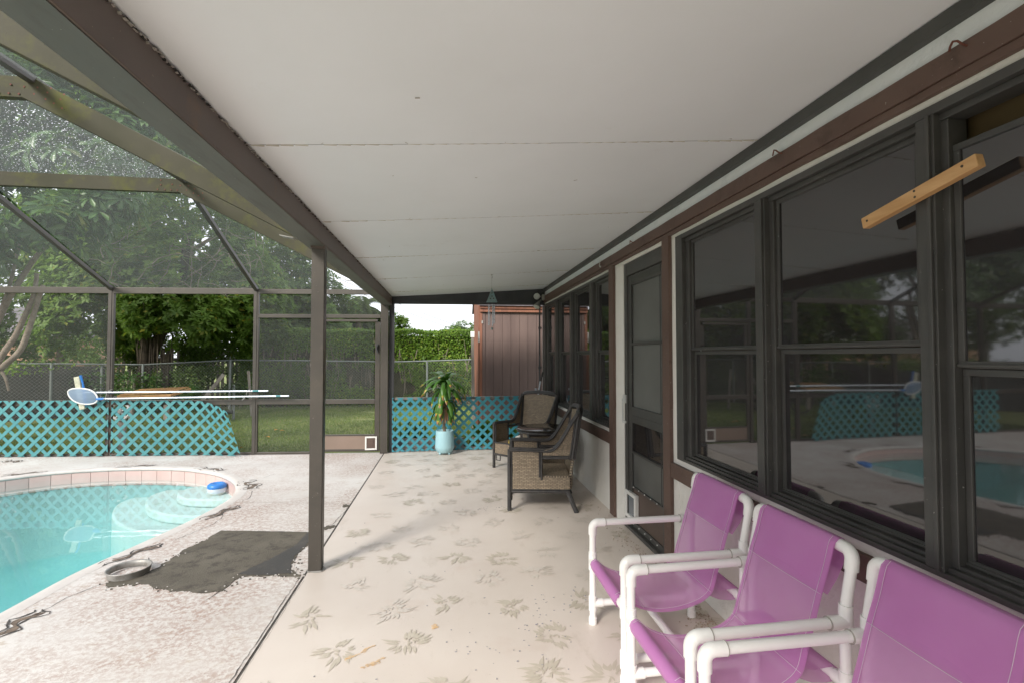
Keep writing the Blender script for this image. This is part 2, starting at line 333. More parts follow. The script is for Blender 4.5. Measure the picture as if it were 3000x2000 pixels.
def mk_pool():
    m = simple('pool_plaster', (.27, .40, .40), (.30, .43, .43), .6, 1.5, 40, .1, dirt=(.22, .39, .39), dirt_at=(.6, .8)); return m
M['pool'] = mk_pool()
M['step'] = simple('pool_step_plaster', (.52, .60, .58), (.57, .64, .62), .6, 3, 40, .1, dirt=(.32, .40, .31), dirt_at=(.60, .78))
def mk_water():
    m, nt, p, o = newmat('pool_water'); nt.nodes.remove(p)
    fr = nd(nt, 'ShaderNodeFresnel', i_IOR=1.33); g = nd(nt, 'ShaderNodeBsdfGlossy', i_Roughness=.02, i_Color=(1, 1, 1, 1)); t = nd(nt, 'ShaderNodeBsdfTransparent', i_Color=(.97, 1, 1, 1))
    bp = nd(nt, 'ShaderNodeBump', i_Strength=.08, i_Distance=.02); nt.links.new(noise(nt, 2.2, 3, .5), bp.inputs['Height'])
    nt.links.new(bp.outputs[0], fr.inputs['Normal']); nt.links.new(bp.outputs[0], g.inputs['Normal'])
    geo = nd(nt, 'ShaderNodeNewGeometry'); one = nd(nt, 'ShaderNodeMath', operation='SUBTRACT', i_0=1.0); nt.links.new(geo.outputs['Backfacing'], one.inputs[1]); fm = nd(nt, 'ShaderNodeMath', operation='MULTIPLY'); nt.links.new(fr.outputs[0], fm.inputs[0]); nt.links.new(one.outputs[0], fm.inputs[1])
    mx = nd(nt, 'ShaderNodeMixShader'); nt.links.new(fm.outputs[0], mx.inputs[0]); nt.links.new(t.outputs[0], mx.inputs[1]); nt.links.new(g.outputs[0], mx.inputs[2]); nt.links.new(mx.outputs[0], o.inputs[0])
    v = nd(nt, 'ShaderNodeVolumeAbsorption', i_Color=(.05, .85, .88, 1), i_Density=.16); nt.links.new(v.outputs[0], o.inputs['Volume']); return m
M['water'] = mk_water()
def mk_chain():
    m, nt, p, o = newmat('chain_link_wire')
    p.inputs['Base Color'].default_value = (.22, .23, .22, 1); p.inputs['Metallic'].default_value = .4; p.inputs['Roughness'].default_value = .5
    tco = nd(nt, 'ShaderNodeTexCoord'); sx = nd(nt, 'ShaderNodeSeparateXYZ'); nt.links.new(tco.outputs['UV'], sx.inputs[0]); fs = []
    for op in ('ADD', 'SUBTRACT'):
        a = nd(nt, 'ShaderNodeMath', operation=op); nt.links.new(sx.outputs[0], a.inputs[0]); nt.links.new(sx.outputs[1], a.inputs[1])
        b = nd(nt, 'ShaderNodeMath', operation='PINGPONG', i_1=.04); nt.links.new(a.outputs[0], b.inputs[0])
        c = nd(nt, 'ShaderNodeMath', operation='LESS_THAN', i_1=.0022); nt.links.new(b.outputs[0], c.inputs[0]); fs.append(c.outputs[0])
    mxx = nd(nt, 'ShaderNodeMath', operation='MAXIMUM'); nt.links.new(fs[0], mxx.inputs[0]); nt.links.new(fs[1], mxx.inputs[1])
    t = nd(nt, 'ShaderNodeBsdfTransparent'); mx = nd(nt, 'ShaderNodeMixShader'); nt.links.new(mxx.outputs[0], mx.inputs[0]); nt.links.new(t.outputs[0], mx.inputs[1]); nt.links.new(p.outputs[0], mx.inputs[2]); nt.links.new(mx.outputs[0], o.inputs[0]); return m
M['chain'] = mk_chain()
M['leafA'] = leafmat('broad_green_leaves', (.13, .235, .035), (.24, .37, .07), (.44, .40, .05), .5)
M['leafB'] = leafmat('dark_glossy_leaves', (.055, .12, .036), (.11, .20, .06), (.16, .17, .04), .32, .35)
M['leafH'] = leafmat('hedge_leaves', (.10, .20, .02), (.24, .37, .045), (.46, .50, .08), .42)
M['leafM'] = leafmat('mixed_green_leaves', (.12, .21, .05), (.21, .32, .08), (.34, .31, .07), .45)
M['leafP'] = leafmat('palm_leaves', (.10, .15, .05), (.17, .23, .08), (.3, .28, .1), .35)

# ------------------------------------------------------------------ numpy leaf builder
TPL = {
 'kite': (np.array([(0, 0, 0), (.45, .5, .06), (1, 0, -.05), (.45, -.5, .06)]), [(0, 1, 2), (0, 2, 3)]),
 'obov': (np.array([(0, 0, 0), (.45, .30, .05), (.80, .50, .0), (1, 0, -.16), (.80, -.50, .0), (.45, -.30, .05), (.55, 0, -.03)]), [(0, 6, 1), (1, 6, 2), (2, 6, 3), (3, 6, 4), (4, 6, 5), (5, 6, 0)]),
}
def leaves(name, mat, pos, d, up, L, W, parent=None, tpl='kite', kind=None, origin=(0, 0, 0)):
    tv, tf = TPL[tpl]; n = len(pos); tv = np.array(tv)
    d = d / (np.linalg.norm(d, axis=1, keepdims=True) + 1e-9); s = np.cross(up, d); s /= (np.linalg.norm(s, axis=1, keepdims=True) + 1e-9); u = np.cross(d, s)
    L = np.broadcast_to(L, n)[:, None, None]; W = np.broadcast_to(W, n)[:, None, None]
    V = pos[:, None, :] + d[:, None, :] * tv[None, :, 0:1] * L + s[:, None, :] * tv[None, :, 1:2] * W + u[:, None, :] * tv[None, :, 2:3] * L
    k = len(tv); V = V.reshape(-1, 3) - np.array(origin); F = (np.array(tf)[None] + (np.arange(n) * k)[:, None, None]).reshape(-1, 3)
    me = bpy.data.meshes.new(name); me.vertices.add(len(V)); me.vertices.foreach_set('co', V.astype(np.float32).ravel())
    me.loops.add(F.size); me.loops.foreach_set('vertex_index', F.astype(np.int32).ravel())
    me.polygons.add(len(F)); me.polygons.foreach_set('loop_start', np.arange(0, F.size, 3, dtype=np.int32)); me.polygons.foreach_set('loop_total', np.full(len(F), 3, np.int32))
    me.update(calc_edges=True)
    at = me.attributes.new('tone', 'FLOAT', 'POINT'); at.data.foreach_set('value', np.repeat(rng.random(n), k).astype(np.float32))
    me.materials.append(mat); o = bpy.data.objects.new(name, me); COL.objects.link(o)
    if parent is not None: o.parent = parent
    else: o.location = origin
    if kind: o['kind'] = kind
    return o
def runit(n):
    v = rng.normal(size=(n, 3)); return v / np.linalg.norm(v, axis=1, keepdims=True)
def sinfield(p, f, seed):
    r = np.random.default_rng(seed); s = 0
    for k in range(5):
        q = r.normal(size=3) * f; s = s + np.sin(p @ q + r.random() * 6.28)
    return s / 5
def crown_points(blobs, n, inner=.55, gap=-.1, f=2.2, seed=1):
    out = []; vol = np.array([b[3] * b[4] * b[5] for b in blobs]) ** .67; vol /= vol.sum()
    for b, v in zip(blobs, vol):
        m = int(n * v * 1.7); u = runit(m); r = inner + (1 - inner) * rng.random(m) ** .7
        p = np.array(b[:3]) + u * r[:, None] * np.array(b[3:6]); k = sinfield(p, f, seed) > gap; out.append(np.c_[p, u][k])
    out = np.concatenate(out); rng.shuffle(out); return out[:n, :3], out[:n, 3:]
def whorls(c, nrm, per, spread, tilt=.25, droop=0.):
    n = len(c); ax = nrm * .6 + np.array([0, 0, .6]) + runit(n) * .45; ax /= np.linalg.norm(ax, axis=1, keepdims=True)
    a = np.cross(ax, runit(n)); a /= np.linalg.norm(a, axis=1, keepdims=True); b = np.cross(ax, a)
    P, D, U = [], [], []
    for k in range(per):
        t = 2 * PI * k / per + rng.random(n) * .6; d = a * np.cos(t)[:, None] + b * np.sin(t)[:, None] + ax * (tilt + rng.normal(size=(n, 1)) * .2) - np.array([0, 0, droop])
        P.append(c + runit(n) * spread); D.append(d); U.append(ax)
    return np.concatenate(P), np.concatenate(D), np.concatenate(U)

# ------------------------------------------------------------------ ground, deck, patio, pool
G = -.10

POOL = [(-2.47, 2.45), (-2.404, 3.016), (-2.374, 3.492), (-2.27, 3.961), (-2.159, 4.483), (-2.109, 4.924), (-2.122, 5.254), (-2.214, 5.548), (-2.383, 5.856), (-2.703, 6.217), (-3.187, 6.52), (-3.653, 6.639), (-4.084, 6.665), (-4.49, 6.611), (-4.786, 6.494), (-5.051, 6.287),
        (-5.5, 5.95), (-6.1, 5.75), (-6.8, 5.75), (-7.5, 5.6), (-8.1, 5.1), (-8.4, 4.3), (-8.3, 3.4), (-7.8, 2.6), (-7.0, 2.0), (-6.0, 1.5), (-5.0, 1.05), (-4.1, .85), (-3.3, 1.1), (-2.75, 1.7)]
def catmull(P, n, closed=True):
    out = []; m = len(P)
    for i in range(m if closed else m - 1):
        p = [Vector(P[(i + k) % m]) if closed else Vector(P[max(0, min(m - 1, i + k))]) for k in (-1, 0, 1, 2)]
        for j in range(n):
            t = j / n; out.append(.5 * ((2 * p[1]) + (p[2] - p[0]) * t + (2 * p[0] - 5 * p[1] + 4 * p[2] - p[3]) * t * t + (3 * p[1] - p[0] - 3 * p[2] + p[3]) * t ** 3))
    if not closed: out.append(Vector(P[-1]))
    return out
def resample(P, step, closed=True):
    Q = list(P) + ([P[0]] if closed else []); L = [0]
    for a, b in zip(Q, Q[1:]): L.append(L[-1] + (b - a).length)
    n = max(3, round(L[-1] / step)); out = []; j = 0
    for k in range(n if closed else n + 1):
        s = L[-1] * k / n
        while j < len(L) - 2 and L[j + 1] < s: j += 1
        t = (s - L[j]) / max(1e-9, L[j + 1] - L[j]); out.append(Q[j].lerp(Q[j + 1], t))
    return out
edge = resample(catmull([(x, y, 0) for x, y in POOL], 8), .10)
NE = len(edge)
def offs(P, d):       # inward offset (towards the water)
    out = []
    for i, p in enumerate(P):
        t = (P[(i + 1) % len(P)] - P[i - 1]).normalized(); out.append(p + Vector((-t.y, t.x, 0)) * d)
    return out
ar = sum(a.x * b.y - b.x * a.y for a, b in zip(edge, edge[1:] + edge[:1]))
SG = 1 if ar > 0 else -1
inn = lambda d: offs(edge, d * SG)
import bmesh
def holed_slab(name, mat, outer, hole, ztop, zbot, kind='structure'):
    bm = bmesh.new(); es = []
    for loop in (outer, hole):
        vs = [bm.verts.new((p[0], p[1], ztop)) for p in loop]; es += [bm.edges.new((vs[i], vs[(i + 1) % len(vs)])) for i in range(len(vs))]
    bmesh.ops.triangle_fill(bm, edges=es, use_beauty=True)
    for f in bm.faces:
        if f.normal.z < 0: f.normal_flip()
    n = len(outer); vo = [bm.verts.new((p[0], p[1], zbot)) for p in outer]; bm.verts.ensure_lookup_table()
    for i in range(n): bm.faces.new((bm.verts[i], vo[i], vo[(i + 1) % n], bm.verts[(i + 1) % n]))
    me = bpy.data.meshes.new(name); bm.to_mesh(me); bm.free(); me.materials.append(mat)
    o = bpy.data.objects.new(name, me); COL.objects.link(o); o['kind'] = kind; return o
def farY(x, off=0): return 7.105 - .0815 * x + off      # line of the pool cage's far wall
outer = [(-.905, -4), (-.905, farY(-.905, .06))] + [(-9.9, farY(-9.9, .06)), (-9.9, -4)]
outer2 = []
for a, b in zip(outer, outer[1:] + outer[:1]):
    m = 14
    for k in range(m): outer2.append((a[0] + (b[0] - a[0]) * k / m, a[1] + (b[1] - a[1]) * k / m))
deck = holed_slab('pool_deck', M['deck'], outer2, inn(-.09), 0, -.14)
lawn = holed_slab('lawn', M['lawn'], [(-120, -60), (120, -60), (120, 160), (-120, 160)], [(-9.85, -3.95), (1.6, -3.95), (1.6, 7.25), (-.95, 7.25), (-.95, 7.15), (-9.85, 7.85)], G, G - .3)
# bull-nosed coping ring
cp = MB(); rings = [(-.092, .001), (-.04, .004), (.0, .001), (.018, -.012), (.016, -.03), (.0, -.038)]
RR = [[Vector((p.x, p.y, z)) for p in inn(d)] for d, z in rings]
cp.add([p for r in RR for p in r], [(i * NE + k, i * NE + (k + 1) % NE, (i + 1) * NE + (k + 1) % NE, (i + 1) * NE + k) for i in range(len(rings) - 1) for k in range(NE)], True)
cpo = cp.build('coping', M['coping']); cpo.parent = deck
# pool shell
pool = empty('swimming_pool', (-5, 4, 0), 'kidney shaped swimming pool of pale turquoise plaster with pink waterline tiles', 'pool')
sh = MB(); rings = [(.004, -.02), (.004, -1.0), (.25, -1.25), (.8, -1.35)]
RR = [[Vector((p.x, p.y, z)) for p in inn(d)] for d, z in rings]
sh.add([p for r in RR for p in r], [(i * NE + k, i * NE + (k + 1) % NE, (i + 1) * NE + (k + 1) % NE, (i + 1) * NE + k) for i in range(len(rings) - 1) for k in range(NE)], True)
sh.add([(p.x, p.y, -1.349) for p in inn(.78)], [tuple(range(NE))])
sh.build('shell', M['pool'], pool)
gr = MB(); A = inn(.005); gr.add([Vector((p.x, p.y, z)) for z in (-.034, -.215) for p in A], [(k, (k + 1) % NE, NE + (k + 1) % NE, NE + k) for k in range(NE)])
gr.build('grout', M['grout'], pool)
T0 = resample(catmull([(x, y, 0) for x, y in POOL], 8), .19); NT = len(T0); T1 = offs(T0, SG * .007); T2 = offs(T0, SG * .014)
for k in range(NT):
    a0, b0, a1, b1 = T1[k], T1[(k + 1) % NT], T2[k], T2[(k + 1) % NT]; e = (b0 - a0).normalized() * .0025; z0, z1 = -.036, -.205 + random.uniform(-.002, .002)
    q = [a0 + e, b0 - e, b1 - e, a1 + e]
    MB().hexa([Vector((p.x, p.y, z1)) for p in q] + [Vector((p.x, p.y, z0)) for p in q]).build('tile', M['tile'], pool)
# curved entry steps in the near end
WZ = -.095
def stepshape(name, pts, zt, zb):
    c = catmull([(x, y, 0) for x, y in pts], 8, False)
    poly = [(p.x, p.y) for p in c]
    MB().prism(poly, zb, zt).build(name, M['step'], pool, bev=.02)
stepshape('entry_step', [(-2.62, 6.42), (-2.88, 6.38), (-3.05, 6.24), (-3.05, 6.03), (-2.88, 5.83), (-2.62, 5.74), (-2.35, 5.74), (-2.05, 5.8), (-2.0, 6.5), (-2.3, 6.6)], -.17, -.262)
stepshape('entry_step', [(-3.10, 6.72), (-3.38, 6.62), (-3.50, 6.40), (-3.43, 6.12), (-3.26, 5.85), (-3.06, 5.66), (-2.84, 5.54), (-2.55, 5.47), (-2.2, 5.4), (-1.95, 5.4), (-1.95, 6.7)], -.264, -.362)
stepshape('entry_step', [(-3.55, 6.80), (-3.82, 6.70), (-3.90, 6.50), (-3.84, 6.26), (-3.68, 5.96), (-3.48, 5.70), (-3.30, 5.54), (-3.10, 5.39), (-2.80, 5.25), (-2.4, 5.12), (-1.95, 5.0), (-1.95, 6.8)], -.364, -1.0)
wt = MB(); A = inn(.012); wt.add([Vector((p.x, p.y, WZ)) for p in A] + [Vector((p.x, p.y, -1.40)) for p in A], [tuple(range(NE)) if SG > 0 else tuple(range(NE))[::-1], tuple(range(NE, 2 * NE))] + [(k, (k + 1) % NE, NE + (k + 1) % NE, NE + k) for k in range(NE)])
wt.build('pool_water', M['water'], kind='structure')
fl = empty('chlorine_floater', (-2.585, 5.93, WZ), 'round blue and white chlorine floater on the water at the pool steps', 'floater')
MB().lathe((-2.585, 5.93, WZ - .018), [(0, -.06), (.07, -.06), (.092, -.02), (.095, .012), (.088, .02), (.06, .022)], 28).build('float_base', M['whiteplastic'], fl)
MB().lathe((-2.585, 5.93, WZ - .018), [(.093, .018), (.098, .03), (.094, .052), (.075, .068), (.045, .07), (.040, .058), (0, .058)], 28).build('float_cap', M['blueplastic'], fl)

# patio slab
pf = MB().box(-.890, 1.50, -4, 7.27, -.14, 0).build('patio_floor', M['patio'], kind='structure')
jt = MB()
y = -4
while y < 7.2:
    jt.box(-.9045 + random.uniform(-.001, .001), -.8905, y, y + .2, -.10, -.004); y += .2
j = jt.build('joint_filler', M['joint']); j.parent = pf
def flat(name, poly, mat, parent, z0=0., z1=.0015):
    o = MB().prism(poly, z0 + .0002, z1).build(name, mat); o.parent = parent; return o
# printed frond bursts on the patio
def blade(cx, cy, a, r0, L, wd, bend):
    pts = []; n = 6
    for k in range(n + 1):
        t = k / n; ang = a + bend * t; pts.append((cx + math.cos(ang) * (r0 + L * t), cy + math.sin(ang) * (r0 + L * t), wd * (math.sin(PI * min(1, t * 1.02 + .08)) ** .8) * random.uniform(.75, 1.15) * (1 if k not in (0, n) else .12)))
    l, r = [], []
    for k, (x, y, wv) in enumerate(pts):
        x2, y2 = pts[min(k + 1, n)][:2]; x1, y1 = pts[max(k - 1, 0)][:2]; d = math.hypot(x2 - x1, y2 - y1) or 1; nx, ny = -(y2 - y1) / d, (x2 - x1) / d
        l.append((x + nx * wv, y + ny * wv)); r.append((x - nx * wv, y - ny * wv))
    return l, r
def burst_mesh(seed, mat):
    random.seed(seed); mb = MB(); zz = [.0016]; nb = random.choice((5, 6, 6, 7)); a0 = random.uniform(0, 6.28)
    def put(cx, cy, a, r0, L, wd, bend):
        zz[0] += .00006; z = zz[0]; l, r = blade(cx, cy, a, r0, L, wd, bend); n = len(l)
        for i in range(n - 1): mb.add([(*r[i], z), (*r[i + 1], z), (*l[i + 1], z), (*l[i], z)], [(0, 1, 2, 3)])
    for k in range(nb):
        a = a0 + 2 * PI * k / nb + random.uniform(-.35, .35); rr = random.uniform(.022, .05); m = random.choice((2, 3, 4)); L0 = random.uniform(.055, .105); bd = random.uniform(-.35, .35)
        for q in range(m):
            off = (q - (m - 1) / 2); put(off * .010 * -math.sin(a), off * .010 * math.cos(a), a + off * .13, rr + random.uniform(-.012, .012), L0 * random.uniform(.55, 1.1) * (1 - .15 * abs(off)), random.uniform(.007, .0115), bd)
    for k in range(4):
        put(random.uniform(-.025, .025), random.uniform(-.025, .025), a0 + random.uniform(-.6, .6) + (k % 2) * PI, 0, random.uniform(.03, .055), .005, random.uniform(-1.4, 1.4))
    me = mb.build('leaf_print', mat); me.parent = pf; return me
M['leaffaint'] = simple('very_faded_olive_print', (.52, .475, .41), (.57, .52, .46), .45, 9, 60, .05, dirt=(.60, .55, .50), dirt_at=(.40, .56))
protos = [burst_mesh(100 + i, M['leafprint']) for i in range(9)] + [burst_mesh(200 + i, M['leaffaint']) for i in range(9)]; random.seed(11)
spots = []
for r_, yy in enumerate(np.arange(.80, 7.1, .325)):
    for c_ in range(7):
        x = -.70 + c_ * .365 + (.18 if r_ % 2 else 0) + random.uniform(-.05, .05); spots.append((x, yy + random.uniform(-.06, .06)))
used = set()
for x, y in spots:
    if x > 1.36 or random.random() < .08: continue
    kk = random.randrange(9) + (0 if random.random() < (1.0 if y < 2.75 else .25) else 9)
    if kk not in used: o = protos[kk]; used.add(kk)
    else: o = protos[kk].copy(); COL.objects.link(o)
    o.location = (x, y, random.uniform(0, .0006)); o.rotation_euler = (0, 0, random.uniform(0, 6.28)); sc_ = random.uniform(.95, 1.2); o.scale = (sc_, sc_, 1)
def blob(cx, cy, rx, ry, rot=0, n=14, j=.25):
    P = []
    for k in range(n):
        a = 2 * PI * k / n; q = 1 + random.uniform(-j, j); x, y = rx * math.cos(a) * q, ry * math.sin(a) * q; P.append((cx + x * math.cos(rot) - y * math.sin(rot), cy + x * math.sin(rot) + y * math.cos(rot)))
    return P
sp = MB()
for cx, cy, sx, sy, n in ((.62, 2.72, .12, .10, 34), (.42, 2.45, .16, .10, 26), (.2, 2.3, .15, .10, 16), (.5, 4.45, .10, .05, 26), (.30, 4.45, .10, .03, 10), (.3, 3, .8, 1.1, 40), (.1, 1.9, .5, .3, 12)):
    for k in range(n):
        x, y = random.gauss(cx, sx), random.gauss(cy, sy)
        if -.8 < x < 1.35: sp.prism(blob(x, y, random.uniform(.002, .006), random.uniform(.002, .005), 0, 6), .0021, random.uniform(.0026, .0036))
sp.build('paint_specks', M['speck'], kind='stuff').parent = pf
for k, (cx, cy, rx, ry, rot) in enumerate(((-.40, 2.40, .075, .012, .65), (-.33, 2.31, .055, .014, .6), (-.06, 2.57, .012, .02, .2))):
    st = MB()
    for q in range(26):
        t = random.uniform(-1, 1); u = random.gauss(0, .5); st.prism(blob(cx + rx * t * math.cos(rot) - ry * u * math.sin(rot), cy + rx * t * math.sin(rot) + ry * u * math.cos(rot), .008, .003, rot + random.uniform(-.4, .4), 6), .002, random.uniform(.0024, .0036))
    st.build('rust_stain', M['orangestain']).parent = pf
db = MB()
for k in range(420):
    x = 1.40 - abs(random.gauss(0, .07)); y = random.choice((random.gauss(3.35, .25), random.gauss(2.4, .12), random.uniform(1.5, 7)))
    if y > 1: db.prism(blob(x, y, random.uniform(.002, .007), random.uniform(.002, .004), random.uniform(0, 3), 5), .0021, .003 + random.random() * .0035)
db.build('floor_debris', M['mould'], kind='stuff').parent = pf
# control joints and cracks in the deck
def crack(name, pts, wd, mat, parent, jit=.012, z=.0022):
    P = resample(catmull([(x, y, 0) for x, y in pts], 6, False), .035, False); mb = MB(); L, Rr = [], []
    for k, p in enumerate(P):
        t = (P[min(k + 1, len(P) - 1)] - P[max(k - 1, 0)]).normalized(); n = Vector((-t.y, t.x, 0)); q = p + n * random.uniform(-jit, jit); wv = wd * random.uniform(.4, 1.2)
        L.append((q.x + n.x * wv, q.y + n.y * wv, z)); Rr.append((q.x - n.x * wv, q.y - n.y * wv, z))
    for k in range(len(P) - 1): mb.add([Rr[k], Rr[k + 1], L[k + 1], L[k]], [(0, 1, 2, 3)])
    o = mb.build(name, mat); o.parent = parent; return o
M['jointlight'] = simple('saw_joint', (.36, .33, .30), (.5, .46, .42), .9, 30)
for pts in ([(-2.02, 4.98), (-.91, 4.79)], [(-1.30, 3.318), (-.91, 3.25)], [(-2.32, 3.49), (-2.13, 3.45)], [(-3.68, 6.78), (-3.71, 7.4)], [(-2.38, 6.2), (-1.70, 6.66)], [(-1.0, 1.2), (-2.4, 1.3)]):
    crack('saw_joint', pts, .0028, M['jointlight'], deck, .001)
for pts in ([(-2.05, 3.37), (-2.16, 3.2), (-2.2, 2.95), (-2.24, 2.7)], [(-2.05, 4.02), (-1.95, 4.28), (-1.92, 4.5), (-1.97, 4.62)], [(-2.0, 5.36), (-1.93, 5.15), (-1.95, 5.0)], [(-2.08, 5.93), (-2.02, 6.1)], [(-1.0, 4.13), (-.93, 4.3), (-.90, 4.9)], [(-2.0, 3.55), (-2.04, 3.7)], [(-1.33, 3.14), (-1.37, 3.02)]):
    crack('crack', pts, .0022, M['crackdark'], deck, .008)
crack('crack', [(-.918, 2.2), (-.920, 3.0), (-.918, 3.25)], .0022, M['crackdark'], deck, .004)
crack('crack', [(-.883, 2.2), (-.884, 2.7), (-.883, 3.2)], .0008, M['crackdark'], pf, .004)
# bare dark patch
pp = [(-1.789, 4.186), (-1.40, 4.12), (-1.068, 4.056), (-1.03, 3.93), (-1.016, 3.823), (-1.041, 3.578), (-1.025, 3.45), (-1.004, 3.357), (-.95, 3.30), (-.914, 3.257), (-1.10, 3.285), (-1.303, 3.313), (-1.308, 3.216), (-1.32, 3.121), (-1.40, 3.115), (-1.474, 3.128), (-1.60, 3.155), (-1.715, 3.206), (-1.80, 3.26), (-1.898, 3.289), (-1.98, 3.26), (-2.041, 3.274), (-2.092, 3.341), (-2.0, 3.43), (-1.918, 3.478), (-1.886, 3.52), (-1.88, 3.65), (-1.875, 3.795), (-1.85, 3.88), (-1.82, 3.96), (-1.81, 4.07)]
V = [Vector((x, y, 0)) for x, y in pp]; Q = resample(V, .011)
flat('bare_patch', [(p.x + (random.uniform(-.006, .006) + .009 * math.sin(i_ * .41) * math.sin(i_ * .13)) * (.25 if p.y > 4.0 else 1), p.y + (random.uniform(-.006, .006) + .010 * math.sin(i_ * .33 + 2) * math.sin(i_ * .11)) * (.25 if p.y > 4.0 else 1)) for i_, p in enumerate(Q)], M['asphaltpatch'], deck, 0, .004)
QP = Q
M['darkpatch'] = simple('darker_bare_concrete', (.04, .038, .036), (.062, .056, .05), .55, 3, 110, .5, .004, dirt=(.09, .08, .065))  # darker part of the bare patch
wp = [(-1.32, 3.335), (-1.22, 3.52), (-1.10, 3.80), (-1.09, 4.04), (-1.072, 4.045), (-1.038, 3.93), (-1.026, 3.823), (-1.05, 3.578), (-1.035, 3.45), (-1.014, 3.36), (-.97, 3.31), (-1.15, 3.305)]
Q = resample([Vector((x, y, 0)) for x, y in wp], .02); flat('darker_patch', [(p.x + random.uniform(-.008, .008), p.y + random.uniform(-.008, .008)) for p in Q], M['darkpatch'], deck, .0042, .006)
isl = MB(); random.seed(23)
for k in range(150):
    p = QP[random.randrange(len(QP))]
    if p.y > 4.0: continue
    r_ = random.uniform(.002, .009); isl.prism(blob(p.x + random.gauss(0, .022), p.y + random.gauss(0, .022), r_, r_ * .8, 0, 6), .0002, random.uniform(.0046, .0056))
isl.build('patch_crumbs', M['asphaltpatch'], kind='stuff').parent = deck
isl = MB()
for k in range(90):
    p = QP[random.randrange(len(QP))]; r_ = random.uniform(.002, .007)
    if p.y < 4.0: isl.prism(blob(p.x + random.gauss(0, .018), p.y + random.gauss(0, .018), r_, r_ * .8, 0, 6), .0002, random.uniform(.0062, .0078))
isl.build('coating_flakes', M['coping'], kind='stuff').parent = deck
flat('bare_patch', blob(-.955, 4.15, .05, .035, .8, 22, .3), M['asphaltpatch'], deck, 0, .004)
flat('bare_patch', blob(-.935, 4.72, .03, .05, .3, 18, .4), M['asphaltpatch'], deck, 0, .004)
# lizard-shaped worn spots along the pool edge
for a, b, wd in (((-2.225, 2.72), (-2.215, 3.03), .048), ((-2.29, 3.61), (-2.10, 3.96), .036), ((-2.06, 4.48), (-1.925, 4.86), .036), ((-2.25, 5.79), (-1.99, 5.45), .07), ((-3.08, 6.53), (-2.69, 6.37), .05), ((-4.10, 6.70), (-3.69, 6.79), .04), ((-5.13, 6.41), (-4.78, 6.58), .04), ((-5.85, 7.3), (-5.55, 7.24), .05)):
    wd *= 1.35; A, B = Vector((*a, 0)), Vector((*b, 0)); d = (B - A); n = Vector((-d.y, d.x, 0)).normalized(); P = [A + d * (k / 16) + n * math.sin(k * .8) * wd * .45 for k in range(17)]
    wf = lambda t: wd * (.32 + .5 * abs(math.sin(t * 5.2 + .6))) * (1 if t < .93 else .4)
    left = [P[k] + n * wf(k / 16) * random.uniform(.8, 1.2) for k in range(17)]; right = [P[k] - n * wf(k / 16) * random.uniform(.8, 1.2) for k in range(17)]
    for kk, side in enumerate((left, right)): crack('worn_outline', [(p.x, p.y) for p in side], .0065, M['crackdark'], deck, .007, .0034)
    for q in range(9):
        k = random.randint(1, 14); c0 = P[k] + n * wf(k / 16) * random.uniform(-.7, .7); crack('worn_outline', [(c0.x, c0.y), (c0.x + random.uniform(-.03, .03), c0.y + random.uniform(-.05, .05))], .003, M['crackdark'], deck, .004, .003)
    l2 = [P[k] + n * wf(k / 16) * .45 for k in range(3, 15)]; r2 = [P[k] - n * wf(k / 16) * .45 for k in range(3, 15)]
    flat('worn_spot', [(p.x + random.uniform(-.003, .003), p.y + random.uniform(-.003, .003)) for p in r2 + l2[::-1]], M['crackbrown'], deck, 0, .0025)
# ring lid
rg = MB(); rg.lathe((-2.02, 3.445, 0.0042), [(.112, 0), (.118, .034), (.122, .040), (.116, .041), (.110, .034), (.102, .006), (.112, 0)], 48)
tag(rg.build('metal_ring', M['galv'], origin=(-2.02, 3.445, 0.0042)), 'shallow round galvanised metal ring lying on the deck beside the pool', 'metal ring')

# ------------------------------------------------------------------ house wall with trim, windows, door
XW = 1.46
house = empty('house', (XW, 2, 0), 'white stucco house wall with brown trim boards and dark windows along the patio', 'house')
wallb = MB()
def wbox(y0, y1, z0, z1, x0=XW, x1=1.66): wallb.box(x0, x1, y0, y1, z0, z1)
wbox(-4, 7.40, 2.158, 2.278); wbox(-4, 2.935, 0, .742); wbox(2.935, 3.12, 0, 2.158); wbox(3.90, 4.215, 0, 2.158)
wbox(4.215, 7.33, 0, .742); wbox(7.33, 7.40, 0, 2.158); wbox(-4, -.6, .742, 2.158)
wbox(-4, 7.40, -.14, 0)
wallb.build('stucco_wall', M['stucco'], house, bev=.004)
MB().box(XW, 1.66, -4, 7.40, 2.280, 2.50).build('upper_wall', M['bluestucco'], house)
random.seed(3)
def trim(name, y0, y1, z0, z1, x0=1.437, mat='brown', jit=True):
    mb = MB()
    if jit:      # slightly uneven hand-painted edges
        horiz = (y1 - y0) > (z1 - z0); n = max(2, int(max(y1 - y0, z1 - z0) / .12)); g0, g1 = [], []
        for k in range(n + 1):
            t = k / n; e0, e1 = random.uniform(-.0022, .0022), random.uniform(-.0022, .0022)
            if horiz: yy = y0 + (y1 - y0) * t; g0.append((yy, z0 + e0)); g1.append((yy, z1 + e1))
            else: zz = z0 + (z1 - z0) * t; g0.append((y1 + e0, zz)); g1.append((y0 + e1, zz))
        for k in range(n):
            a, b, c, d = g0[k], g0[k + 1], g1[k + 1], g1[k]
            mb.hexa([(XW - .001, *a), (XW - .001, *b), (x0, *b), (x0, *a), (XW - .001, *d), (XW - .001, *c), (x0, *c), (x0, *d)])
    else: mb.box(x0, XW - .001, y0, y1, z0, z1)
    return mb.build(name, M[mat], house)
trim('trim_board', -4, 7.38, 2.210, 2.282, 1.434); trim('trim_board', -4, 7.38, 2.182, 2.207, 1.441)
trim('trim_board', 4.085, 4.200, 0.004, 2.181, 1.436); trim('trim_board', 3.005, 3.105, 0.004, 2.181, 1.436)
